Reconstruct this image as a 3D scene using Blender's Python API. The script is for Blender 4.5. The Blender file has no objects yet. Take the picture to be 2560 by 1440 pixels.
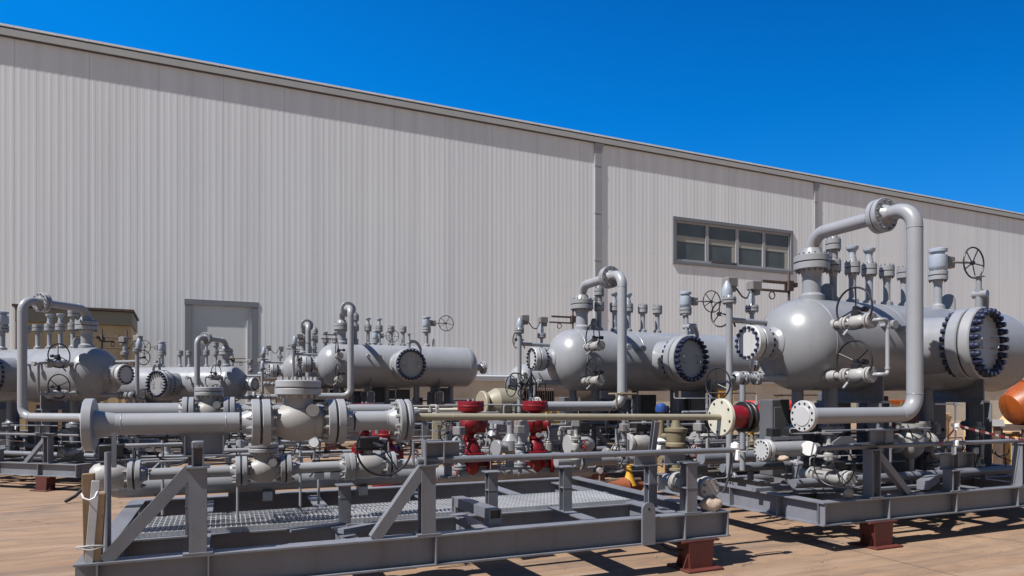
import bpy, math, random
from mathutils import Vector, Matrix
random.seed(7)
PI = math.pi
scene = bpy.context.scene
COL = scene.collection
V = Vector

# ------------------------------------------------------------------ mesh helper
def ortho(ax):
    ax = V(ax).normalized()
    h = V((0, 0, 1)) if abs(ax.z) < .9 else V((1, 0, 0))
    u = ax.cross(h).normalized()
    return ax, u, ax.cross(u).normalized()

class MB:
    def __init__(s):
        s.v = []; s.f = []; s.m = []; s.mi = 0
    def add(s, vs, fs):
        o = len(s.v); s.v += [tuple(p) for p in vs]
        for f in fs:
            s.f.append([i + o for i in f]); s.m.append(s.mi)
        return s
    def mat(s, i): s.mi = i; return s
    def box(s, c, d, rz=0, rx=0, ry=0, ch=0):
        c = V(c); x, y, z = d[0]/2, d[1]/2, d[2]/2
        R = Matrix.Rotation(rz, 3, 'Z') @ Matrix.Rotation(ry, 3, 'Y') @ Matrix.Rotation(rx, 3, 'X')
        if ch <= 0:
            ps = [V((a*x, b*y, e*z)) for e in (-1, 1) for a, b in ((-1,-1),(1,-1),(1,1),(-1,1))]
            fs = [(3,2,1,0),(4,5,6,7),(0,1,5,4),(1,2,6,5),(2,3,7,6),(3,0,4,7)]
        else:
            k = ch; ps = []
            for (e, g) in ((-z, k), (-z+k, 0), (z-k, 0), (z, k)):
                a, b = x-g, y-g; q = k if g == 0 else k*.4
                ps += [V((-a+q,-b,e)),V((a-q,-b,e)),V((a,-b+q,e)),V((a,b-q,e)),V((a-q,b,e)),V((-a+q,b,e)),V((-a,b-q,e)),V((-a,-b+q,e))]
            fs = [tuple(range(7,-1,-1)), tuple(range(24,32))]
            for r in range(3):
                for i in range(8):
                    j = (i+1) % 8; fs.append((r*8+i, r*8+j, r*8+8+j, r*8+8+i))
        return s.add([c + R @ p for p in ps], fs)
    def rev(s, prof, o, ax, seg=24, closed=False):
        o = V(o); ax, u, w = ortho(ax); vs = []; fs = []; rings = []
        for a, r in prof:
            if r <= 1e-6:
                rings.append([len(vs)]); vs.append(o + ax*a)
            else:
                rings.append(list(range(len(vs), len(vs)+seg)))
                for i in range(seg):
                    t = 2*PI*i/seg
                    vs.append(o + ax*a + u*(r*math.cos(t)) + w*(r*math.sin(t)))
        for A, B in zip(rings, rings[1:]):
            if len(A) == 1 and len(B) == 1: continue
            for i in range(seg):
                j = (i+1) % seg
                if len(A) == 1: fs.append((A[0], B[j], B[i]))
                elif len(B) == 1: fs.append((A[i], A[j], B[0]))
                else: fs.append((A[i], A[j], B[j], B[i]))
        if closed:
            if len(rings[0]) > 1: fs.append(tuple(reversed(rings[0])))
            if len(rings[-1]) > 1: fs.append(tuple(rings[-1]))
        return s.add(vs, fs)
    def cyl(s, p0, p1, r, seg=16, r1=None):
        p0, p1 = V(p0), V(p1); L = (p1-p0).length
        return s.rev([(0, r), (L, r if r1 is None else r1)], p0, p1-p0, seg, True)
    def disc(s, o, ax, a0, a1, r, b=.006, seg=40):
        return s.rev([(a0, 0), (a0, r-b), (a0+b, r), (a1-b, r), (a1, r-b), (a1, 0)], o, ax, seg)
    def tube(s, pts, r, seg=16, bend=0, nb=8, caps=True, close=False):
        pts = [V(p) for p in pts]
        if bend:
            out = [pts[0]]
            for a, b, c in zip(pts, pts[1:], pts[2:]):
                d0 = (a-b); d1 = (c-b); l0, l1 = d0.length, d1.length
                d0.normalize(); d1.normalize()
                cs = max(-1, min(1, d0.dot(d1))); half = math.acos(cs)/2
                if half > PI/2-.02 or half < .05: out.append(b); continue
                tl = min(bend/math.tan(half), l0*.49 if a is not pts[0] else l0*.95, l1*.49 if c is not pts[-1] else l1*.95)
                rr = tl*math.tan(half); ctr = b + (d0+d1).normalized()*(rr/math.sin(half))
                e0 = b+d0*tl-ctr; e1 = b+d1*tl-ctr; ang = e0.angle(e1); axr = e0.cross(e1)
                for k in range(nb+1):
                    out.append(ctr + Matrix.Rotation(ang*k/nb, 3, axr) @ e0)
            out.append(pts[-1]); pts = out
        n = len(pts); T = []
        for i in range(n):
            if close: d = pts[(i+1) % n]-pts[i-1]
            else: d = pts[min(i+1, n-1)]-pts[max(i-1, 0)]
            T.append(d.normalized())
        _, u, w = ortho(T[0]); vs = []; fs = []
        for i in range(n):
            if i:
                q = T[i-1].rotation_difference(T[i]); u = q @ u; w = q @ w
            for k in range(seg):
                t = 2*PI*k/seg; vs.append(pts[i]+u*(r*math.cos(t))+w*(r*math.sin(t)))
        for i in range(n if close else n-1):
            a = i*seg; b = ((i+1) % n)*seg
            for k in range(seg):
                j = (k+1) % seg; fs.append((a+k, a+j, b+j, b+k))
        if caps and not close:
            fs.append(tuple(reversed(range(seg)))); fs.append(tuple(range((n-1)*seg, n*seg)))
        return s.add(vs, fs)
    def torus(s, o, ax, R, r, seg=40, sg=8, sq=1):
        ax, u, w = ortho(ax); o = V(o)
        return s.tube([o+u*(R*math.cos(2*PI*i/seg))+w*(R*sq*math.sin(2*PI*i/seg)) for i in range(seg)], r, sg, close=True)
    def ext(s, poly, o, ex, ey, ez, L):
        """extrude 2-D polygon (in ex,ey at o) along ez by L"""
        o, ex, ey, ez = V(o), V(ex), V(ey), V(ez); n = len(poly)
        a = [o+ex*x+ey*y for x, y in poly]; b = [p+ez*L for p in a]
        fs = [tuple(reversed(range(n))), tuple(range(n, 2*n))]+[(i, (i+1) % n, n+(i+1) % n, n+i) for i in range(n)]
        if ex.cross(ey).dot(ez) < 0: fs = [tuple(reversed(f)) for f in fs]
        return s.add(a+b, fs)
    def hb(s, p0, p1, h, b, tf=.014, tw=.01, up=(0, 0, 1)):
        p0, p1 = V(p0), V(p1); ez = (p1-p0); L = ez.length; ez.normalize()
        ey = V(up); ey = (ey-ez*ey.dot(ez)).normalized(); ex = ey.cross(ez)
        H, B, w = h/2, b/2, tw/2
        poly = [(-B,-H),(B,-H),(B,-H+tf),(w,-H+tf),(w,H-tf),(B,H-tf),(B,H),(-B,H),(-B,H-tf),(-w,H-tf),(-w,-H+tf),(-B,-H+tf)]
        return s.ext(poly, p0, ex, ey, ez, L)
    def angle(s, p0, p1, w, t=.01, up=(0, 1, 0)):
        p0, p1 = V(p0), V(p1); ez = (p1-p0); L = ez.length; ez.normalize()
        ey = V(up); ey = (ey-ez*ey.dot(ez)).normalized(); ex = ey.cross(ez); h = w/2
        return s.ext([(-h, 0), (h, 0), (h, t), (-h+t, t), (-h+t, w*.8), (-h, w*.8)], p0, ex, ey, ez, L)
    def bolts(s, o, ax, R, n, r, a0, a1, seg=6, ph=.5):
        ax, u, w = ortho(ax); o = V(o)
        for i in range(n):
            t = 2*PI*(i+ph)/n; c = o+u*(R*math.cos(t))+w*(R*math.sin(t))
            s.cyl(c+ax*a0, c+ax*a1, r, seg)
        return s
    def flange(s, o, ax, ro, ri, t, nb, gap=.012, neck=1, br=None, blind=0):
        """bolted pair of discs centred at o; material 0 paint, 1 gasket, 2 bolts"""
        br = br or ro*.075; k = s.mi
        s.disc(o, ax, -gap/2-t, -gap/2, ro, ro*.03); s.disc(o, ax, gap/2, gap/2+t, ro, ro*.03)
        if neck:
            L = t*1.1
            s.rev([(-gap/2-t-L, ri*1.02), (-gap/2-t-L*.6, ri*1.12), (-gap/2-t, ri*1.4)], o, ax, 32)
            if not blind: s.rev([(gap/2+t, ri*1.4), (gap/2+t+L*.6, ri*1.12), (gap/2+t+L, ri*1.02)], o, ax, 32)
        s.mi = 1; s.disc(o, ax, -gap/2, gap/2, ro*.955, .002)
        s.mi = 2; e = gap/2+t
        Rb = ro*.82
        s.bolts(o, ax, Rb, nb, br, -e-br*1.3, -e+.002); s.bolts(o, ax, Rb, nb, br, e-.002, e+br*1.3)
        s.bolts(o, ax, Rb, nb, br*.55, -e-br*2.2, e+br*2.2)
        s.mi = k; return s
    def wheel(s, o, ax, R, r=.009, n=3, dish=.03, ph=.3):
        ax, u, w = ortho(ax); o = V(o)
        s.torus(o, ax, R, r, 40, 8)
        for i in range(n):
            t = 2*PI*i/n+ph; p = o+u*(R*math.cos(t))+w*(R*math.sin(t))
            s.tube([o-ax*dish, o-ax*dish*.6+(p-o)*.5, p], r*.75, 6)
        s.cyl(o-ax*(dish+.025), o-ax*(dish-.025), r*2.6, 12)
        return s

def obj(name, mb, mats, parent=None, ang=32, smooth=True):
    me = bpy.data.meshes.new(name); me.from_pydata(mb.v, [], mb.f)
    if not isinstance(mats, (list, tuple)): mats = [mats]
    for m in mats: me.materials.append(m)
    if len(mats) > 1: me.polygons.foreach_set('material_index', [min(i, len(mats)-1) for i in mb.m])
    me.polygons.foreach_set('use_smooth', [smooth]*len(mb.f)); me.update()
    if smooth: me.set_sharp_from_angle(angle=math.radians(ang))
    o = bpy.data.objects.new(name, me); COL.objects.link(o)
    if parent: o.parent = parent
    return o
def objs(name, mb, mats, parent=None, pad=.004, **k):
    """one object per separate piece: shells that touch stay together"""
    par = list(range(len(mb.v)))
    def find(i):
        while par[i] != i: par[i] = par[par[i]]; i = par[i]
        return i
    for f in mb.f:
        a = find(f[0])
        for i in f[1:]: par[find(i)] = a
    g = {}
    for fi, f in enumerate(mb.f): g.setdefault(find(f[0]), []).append(fi)
    cl = []
    for r, fl in g.items():
        vs = {i for fi in fl for i in mb.f[fi]}; ps = [mb.v[i] for i in vs]
        lo = [min(p[a] for p in ps)-pad for a in range(3)]; hi = [max(p[a] for p in ps)+pad for a in range(3)]
        cl.append([lo, hi, fl])
    ch = True
    while ch:
        ch = False; out = []
        for c in cl:
            for o in out:
                if all(c[0][a] <= o[1][a] and o[0][a] <= c[1][a] for a in range(3)):
                    o[0] = [min(x, y) for x, y in zip(o[0], c[0])]; o[1] = [max(x, y) for x, y in zip(o[1], c[1])]; o[2] = o[2]+c[2]; ch = True; break
            else: out.append([c[0], c[1], list(c[2])])
        cl = out
    res = []
    for lo, hi, fl in cl:
        m = MB(); mp = {}
        for fi in fl:
            f = []
            for i in mb.f[fi]:
                if i not in mp: mp[i] = len(m.v); m.v.append(mb.v[i])
                f.append(mp[i])
            m.f.append(f); m.m.append(mb.m[fi])
        res.append(obj(name, m, mats, parent, **k))
    return res
def tag(o, label, cat, group=None):
    o['label'] = label; o['category'] = cat
    if group: o['group'] = group
    return o
def thing(name, label, cat, loc=(0, 0, 0), rz=0, group=None):
    o = bpy.data.objects.new(name, None); COL.objects.link(o); o.empty_display_size = .2
    o.location = loc; o.rotation_euler = (0, 0, rz); return tag(o, label, cat, group)
def struct(name, mb, mats, kind='structure', **k):
    o = obj(name, mb, mats, **k); o['kind'] = kind; return o
def kids(o): return list(o.children)
def dup(o, parent=None, skip=()):
    c = o.copy(); COL.objects.link(c)
    if parent: c.parent = parent
    for ch in kids(o):
        if ch.name.split('.')[0] not in skip: dup(ch, c, skip)
    return c
def dupt(o, label, loc, rz=0, sc=(1, 1, 1), skip=()):
    c = dup(o, None, skip); c.location = loc; c.rotation_euler = (0, 0, rz); c.scale = sc; c['label'] = label; return c

# ------------------------------------------------------------------ materials
def nodes(name):
    m = bpy.data.materials.new(name); m.use_nodes = True; nt = m.node_tree
    return m, nt, nt.nodes['Principled BSDF']
def N(nt, t, **k):
    n = nt.nodes.new(t)
    for a, b in k.items():
        if a.startswith('i_'):
            key = a[2:]; key = int(key) if key.isdigit() else key.replace('_', ' ')
            n.inputs[key].default_value = b
        else: setattr(n, a, b)
    return n
def L(nt, a, b): nt.links.new(a, b)
def ramp(nt, fac, stops):
    r = nt.nodes.new('ShaderNodeValToRGB'); e = r.color_ramp.elements
    while len(e) < len(stops): e.new(.5)
    for x, (p, c) in zip(e, stops):
        x.position = p; x.color = (*c, 1) if len(c) == 3 else c
    L(nt, fac, r.inputs[0]); return r.outputs[0]
def mixc(nt, fac, a, b, mode='MIX'):
    n = nt.nodes.new('ShaderNodeMix'); n.data_type = 'RGBA'; n.blend_type = mode
    for i, x in ((0, fac), (6, a), (7, b)):
        if isinstance(x, (int, float)): n.inputs[i].default_value = x
        elif isinstance(x, tuple): n.inputs[i].default_value = (*x, 1) if len(x) == 3 else x
        else: L(nt, x, n.inputs[i])
    return n.outputs[2]
def paint(name, col, rough=.38, var=.12, dirt=.25, dcol=(.20, .16, .12), metal=0, scale=1, bump=.15, spec=.5):
    m, nt, b = nodes(name)
    tc = N(nt, 'ShaderNodeTexCoord'); o = tc.outputs['Object']
    n1 = N(nt, 'ShaderNodeTexNoise', i_Scale=2.3*scale, i_Detail=6., i_Roughness=.62); L(nt, o, n1.inputs[0])
    n2 = N(nt, 'ShaderNodeTexNoise', i_Scale=26*scale, i_Detail=5., i_Roughness=.7); L(nt, o, n2.inputs[0])
    mp = N(nt, 'ShaderNodeMapping'); mp.inputs['Scale'].default_value = (9*scale, 9*scale, .8*scale); L(nt, o, mp.inputs[0])
    n3 = N(nt, 'ShaderNodeTexNoise', i_Scale=1., i_Detail=4.); L(nt, mp.outputs[0], n3.inputs[0])
    dk = tuple(c*(1-var) for c in col); lt = tuple(min(1, c*(1+var)) for c in col)
    base = ramp(nt, n1.outputs[0], [(.3, dk), (.7, lt)])
    oi = N(nt, 'ShaderNodeObjectInfo'); base = mixc(nt, 1., base, ramp(nt, oi.outputs['Random'], [(0, (.89, .885, .88)), (1, (1.07, 1.07, 1.08))]), 'MULTIPLY')
    d1 = ramp(nt, n3.outputs[0], [(.52, (0, 0, 0)), (.78, (dirt,)*3)])
    d2 = ramp(nt, n2.outputs[0], [(.55, (0, 0, 0)), (.75, (dirt*.8,)*3)])
    c1 = mixc(nt, d1, base, dcol); c2 = mixc(nt, d2, c1, dcol)
    L(nt, c2, b.inputs['Base Color'])
    rr = N(nt, 'ShaderNodeMapRange', i_3=rough-.07, i_4=rough+.16); L(nt, n1.outputs[0], rr.inputs[0]); L(nt, rr.outputs[0], b.inputs['Roughness'])
    bp = N(nt, 'ShaderNodeBump', i_Strength=bump, i_Distance=.004); L(nt, n2.outputs[0], bp.inputs['Height']); b2 = N(nt, 'ShaderNodeBump', i_Strength=.06, i_Distance=.03); L(nt, n1.outputs[0], b2.inputs['Height']); L(nt, bp.outputs[0], b2.inputs['Normal']); L(nt, b2.outputs[0], b.inputs['Normal'])
    b.inputs['Metallic'].default_value = metal; b.inputs['Specular IOR Level'].default_value = spec
    return m
GREY = paint('vessel_grey_paint', (.235, .243, .263), .26, .07, .2, (.17, .155, .14), bump=.08)
PIPE = paint('pipe_grey_paint', (.25, .256, .274), .32, .06, .08, bump=.06)
SPOOL = paint('spool_light_grey_paint', (.262, .267, .28), .34, .06, .12, bump=.1)
LIGHT = paint('light_grey_paint', (.40, .40, .405), .36, .05, .15, bump=.1)
CAST = paint('cast_body_paint', (.29, .282, .275), .42, .08, .2, bump=.5)
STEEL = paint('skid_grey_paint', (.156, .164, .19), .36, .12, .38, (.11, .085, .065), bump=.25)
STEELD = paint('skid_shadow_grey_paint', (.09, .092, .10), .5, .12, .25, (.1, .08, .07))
GASK = paint('dark_gasket', (.014, .014, .018), .6, .2, 0)
BOLT = paint('painted_bolt', (.12, .12, .13), .4, .2, .1)
NAVY = paint('navy_cap', (.012, .016, .045), .35, .3, .05, (.1, .1, .12))
BLACK = paint('black_paint', (.012, .012, .014), .4, .2, .08, (.08, .06, .05))
RUBBER = paint('black_rubber', (.015, .015, .016), .6, .2, .1)
CREAM = paint('cream_paint', (.50, .475, .39), .42, .05, .12)
BEIGE = paint('beige_pipe_paint', (.25, .225, .165), .45, .08, .2)
RED = paint('red_paint', (.165, .003, .008), .34, .2, .2, (.1, .01, .01))
DRED = paint('dark_red_panel', (.16, .012, .012), .45, .15, .1)
PRIMER = paint('red_oxide_primer', (.085, .016, .011), .6, .25, .5, (.06, .03, .02))
WRAP = paint('white_plastic_wrap', (.30, .34, .40), .3, .12, .05, bump=.8, scale=2)
BOXG = paint('instrument_box_grey', (.19, .18, .18), .45, .06, .15)
BROWN = paint('brown_bracket_steel', (.09, .06, .05), .55, .2, .3)
WOOD = paint('weathered_timber', (.2, .13, .075), .8, .25, .35, (.07, .05, .035), scale=1.6)
WOODG = paint('grey_packing_strap', (.42, .41, .4), .5, .1, .2)
CLOTH = paint('dusty_cloth', (.42, .33, .26), .9, .15, .2, bump=1)
WHITE = paint('white_plastic', (.75, .75, .76), .45, .05, .05)
TANBOX = paint('tan_cabinet_paint', (.5, .33, .16), .5, .06, .15)
YELLOW = paint('yellow_paint', (.55, .3, .03), .45, .12, .2)
ORANGE = paint('orange_paint', (.26, .058, .006), .35, .3, .75, (.07, .02, .008))
BLUE = paint('blue_paint', (.012, .05, .2), .35, .1, .1)
OLIVE = paint('dusty_olive_paint', (.17, .14, .085), .6, .2, .3)
GALV = paint('galvanised_steel', (.5, .51, .53), .42, .12, .1, metal=.35, bump=.2)
WCLAD_TRIM = paint('trim_grey_paint', (.33, .34, .365), .45, .04, .06, scale=.3)
FRAME = paint('frame_blue_grey_paint', (.19, .20, .225), .45, .05, .08, scale=.3)
GUT = paint('gutter_grey_paint', (.42, .415, .41), .5, .05, .08, scale=.3)
SHED = paint('shed_tan_panel', (.60, .47, .28), .65, .06, .12, scale=.4)
DARKROOM = paint('dark_interior', (.22, .24, .26), .8, .1, 0)
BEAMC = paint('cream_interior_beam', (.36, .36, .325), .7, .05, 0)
DOORM = paint('door_panel_grey', (.66, .67, .68), .5, .03, .05, scale=.3)

def clad_material():
    m, nt, b = nodes('corrugated_cladding')
    tc = N(nt, 'ShaderNodeTexCoord'); o = tc.outputs['Object']
    sx = N(nt, 'ShaderNodeSeparateXYZ'); L(nt, o, sx.inputs[0])
    dv = N(nt, 'ShaderNodeMath', operation='DIVIDE', i_1=2.5); L(nt, sx.outputs[0], dv.inputs[0])
    fl = N(nt, 'ShaderNodeMath', operation='FLOOR'); L(nt, dv.outputs[0], fl.inputs[0])
    wn = N(nt, 'ShaderNodeTexWhiteNoise', noise_dimensions='1D'); L(nt, fl.outputs[0], wn.inputs['W'])
    base = ramp(nt, wn.outputs[0], [(0, (.80, .815, .84)), (1, (.83, .845, .865))])
    mp = N(nt, 'ShaderNodeMapping'); mp.inputs['Scale'].default_value = (2.2, 1, .05); L(nt, o, mp.inputs[0])
    n = N(nt, 'ShaderNodeTexNoise', i_Scale=1., i_Detail=5., i_Roughness=.6); L(nt, mp.outputs[0], n.inputs[0])
    n2 = N(nt, 'ShaderNodeTexNoise', i_Scale=.12, i_Detail=3.); L(nt, o, n2.inputs[0])
    st = ramp(nt, n.outputs[0], [(.4, (1, 1, 1)), (.75, (.86, .855, .85))])
    st2 = ramp(nt, n2.outputs[0], [(.3, (.96, .96, .97)), (.7, (1, 1, 1))])
    c = mixc(nt, 1., base, st, 'MULTIPLY'); c = mixc(nt, 1., c, st2, 'MULTIPLY')
    # panel seams: a dark lap line every 2.5 m
    fr = N(nt, 'ShaderNodeMath', operation='FRACT'); L(nt, dv.outputs[0], fr.inputs[0])
    lt = N(nt, 'ShaderNodeMath', operation='LESS_THAN', i_1=.008); L(nt, fr.outputs[0], lt.inputs[0])
    c = mixc(nt, lt.outputs[0], c, (.5, .51, .53))
    L(nt, c, b.inputs['Base Color']); b.inputs['Roughness'].default_value = .55
    return m
CLAD = clad_material()

def block_material():
    m, nt, b = nodes('rendered_block_wall')
    tc = N(nt, 'ShaderNodeTexCoord')
    n = N(nt, 'ShaderNodeTexNoise', i_Scale=.7, i_Detail=8., i_Roughness=.65); L(nt, tc.outputs['Object'], n.inputs[0])
    L(nt, ramp(nt, n.outputs[0], [(.3, (.5, .43, .34)), (.7, (.68, .61, .5))]), b.inputs['Base Color'])
    b.inputs['Roughness'].default_value = .9; return m
BLOCK = block_material()

def ground_material():
    m, nt, b = nodes('tan_concrete')
    tc = N(nt, 'ShaderNodeTexCoord'); o = tc.outputs['Object']
    def noise(s, d, sc=(1, 1, 1), r=.6, dist=0.):
        mp = N(nt, 'ShaderNodeMapping'); mp.inputs['Scale'].default_value = sc; L(nt, o, mp.inputs[0])
        n = N(nt, 'ShaderNodeTexNoise', i_Scale=s, i_Detail=float(d), i_Roughness=r, i_Distortion=dist); L(nt, mp.outputs[0], n.inputs[0]); return n.outputs[0]
    big = noise(.28, 5); mid = noise(1.6, 8, (1, 2.6, 1), .68, .6); fine = noise(38, 6, r=.75); streak = noise(1.3, 7, (.35, 3.4, 1), .7, .8)
    c = ramp(nt, big, [(.3, (.235, .145, .088)), (.7, (.315, .205, .128))])
    c = mixc(nt, 1., c, ramp(nt, mid, [(.3, (.74, .73, .73)), (.55, (1, 1, 1)), (.8, (1.0, 1., 1.))]), 'MULTIPLY')
    c = mixc(nt, ramp(nt, streak, [(.46, (0, 0, 0)), (.68, (.75,)*3)]), c, (.135, .098, .073))
    c = mixc(nt, ramp(nt, noise(.5, 6, (1, 1.6, 1), .7, 1.2), [(.56, (0, 0, 0)), (.70, (.6,)*3)]), c, (.10, .08, .065))
    c = mixc(nt, 1., c, ramp(nt, fine, [(.3, (.86,)*3), (.7, (1.06,)*3)]), 'MULTIPLY')
    # hairline cracks
    wob = noise(.9, 5); vec = N(nt, 'ShaderNodeMapping'); vec.inputs['Scale'].default_value = (1, 1, 1); L(nt, o, vec.inputs[0])
    add = N(nt, 'ShaderNodeVectorMath', operation='ADD'); L(nt, vec.outputs[0], add.inputs[0])
    cmb = N(nt, 'ShaderNodeCombineXYZ'); L(nt, wob, cmb.inputs[0]); L(nt, big, cmb.inputs[1]); L(nt, cmb.outputs[0], add.inputs[1])
    vo = N(nt, 'ShaderNodeTexVoronoi', feature='DISTANCE_TO_EDGE', i_Scale=.3); L(nt, add.outputs[0], vo.inputs[0])
    ck = mixc(nt, 1., ramp(nt, vo.outputs['Distance'], [(.0, (.8,)*3), (.006, (0, 0, 0))]), ramp(nt, noise(2.2, 4), [(.42, (0, 0, 0)), (.62, (1, 1, 1))]), 'MULTIPLY')
    c = mixc(nt, ck, c, (.06, .045, .035))
    c = mixc(nt, ramp(nt, noise(1.1, 5, (1, 1, 1), .6, .5), [(.64, (0, 0, 0)), (.72, (.7,)*3)]), c, (.075, .06, .05))    # oil stains
    c = mixc(nt, ramp(nt, noise(.55, 7, (.25, 5, 1), .65, .3), [(.54, (0, 0, 0)), (.66, (.35,)*3)]), c, (.36, .27, .2))   # pale scuffs
    # slab joints running away from the viewer every 4 m, across every 6 m
    sp = N(nt, 'ShaderNodeSeparateXYZ'); L(nt, o, sp.inputs[0]); masks = []
    for k, per, off in ((0, 12.0, 6.38), (1, 9.0, 3.2)):
        a = N(nt, 'ShaderNodeMath', operation='SUBTRACT', i_1=off); L(nt, sp.outputs[k], a.inputs[0])
        p = N(nt, 'ShaderNodeMath', operation='PINGPONG', i_1=per/2); L(nt, a.outputs[0], p.inputs[0])
        q = N(nt, 'ShaderNodeMath', operation='LESS_THAN', i_1=.009); L(nt, p.outputs[0], q.inputs[0]); masks.append(q.outputs[0])
    for q in masks: c = mixc(nt, q, c, (.07, .05, .04))
    L(nt, c, b.inputs['Base Color']); b.inputs['Roughness'].default_value = .88
    bp = N(nt, 'ShaderNodeBump', i_Strength=.35, i_Distance=.01); L(nt, fine, bp.inputs['Height']); L(nt, bp.outputs[0], b.inputs['Normal'])
    return m
GROUND = ground_material()

def glass_material():
    m, nt, b = nodes('window_glass'); out = nt.nodes['Material Output']
    tr = N(nt, 'ShaderNodeBsdfTransparent'); tr.inputs[0].default_value = (.8, .86, .88, 1)
    gl = N(nt, 'ShaderNodeBsdfGlossy', i_Roughness=.05); df = N(nt, 'ShaderNodeBsdfDiffuse'); fr = N(nt, 'ShaderNodeFresnel', i_IOR=2.1)
    mx = N(nt, 'ShaderNodeMixShader'); L(nt, fr.outputs[0], mx.inputs[0]); L(nt, tr.outputs[0], mx.inputs[1]); L(nt, gl.outputs[0], mx.inputs[2])
    tc = N(nt, 'ShaderNodeTexCoord'); nz = N(nt, 'ShaderNodeTexNoise', i_Scale=.9, i_Detail=5.); L(nt, tc.outputs['Object'], nz.inputs[0])
    L(nt, ramp(nt, nz.outputs[0], [(.3, (.15, .17, .19)), (.7, (.24, .27, .28))]), df.inputs[0])
    m2 = N(nt, 'ShaderNodeMixShader', i_0=.42); L(nt, mx.outputs[0], m2.inputs[1]); L(nt, df.outputs[0], m2.inputs[2])    # dusty film on the pane, its grey also standing for reflected light
    L(nt, m2.outputs[0], out.inputs[0]); return m
GLASS = glass_material()

def tape_material():
    m, nt, b = nodes('red_white_tape')
    tc = N(nt, 'ShaderNodeTexCoord'); sp = N(nt, 'ShaderNodeSeparateXYZ'); L(nt, tc.outputs['Object'], sp.inputs[0])
    p = N(nt, 'ShaderNodeMath', operation='MULTIPLY', i_1=5.2); L(nt, sp.outputs[0], p.inputs[0])
    f = N(nt, 'ShaderNodeMath', operation='FRACT'); L(nt, p.outputs[0], f.inputs[0])
    l = N(nt, 'ShaderNodeMath', operation='LESS_THAN', i_1=.34); L(nt, f.outputs[0], l.inputs[0])
    L(nt, mixc(nt, l.outputs[0], (.3, .02, .03), (.8, .78, .75)), b.inputs['Base Color']); return m
TAPE = tape_material()
FL = [PIPE, GASK, BOLT]

# ------------------------------------------------------------------ setting
g = MB(); g.add([(-160, -60, 0), (260, -60, 0), (260, 300, 0), (-160, 300, 0)], [(0, 1, 2, 3)])
struct('ground', g, GROUND)

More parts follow.
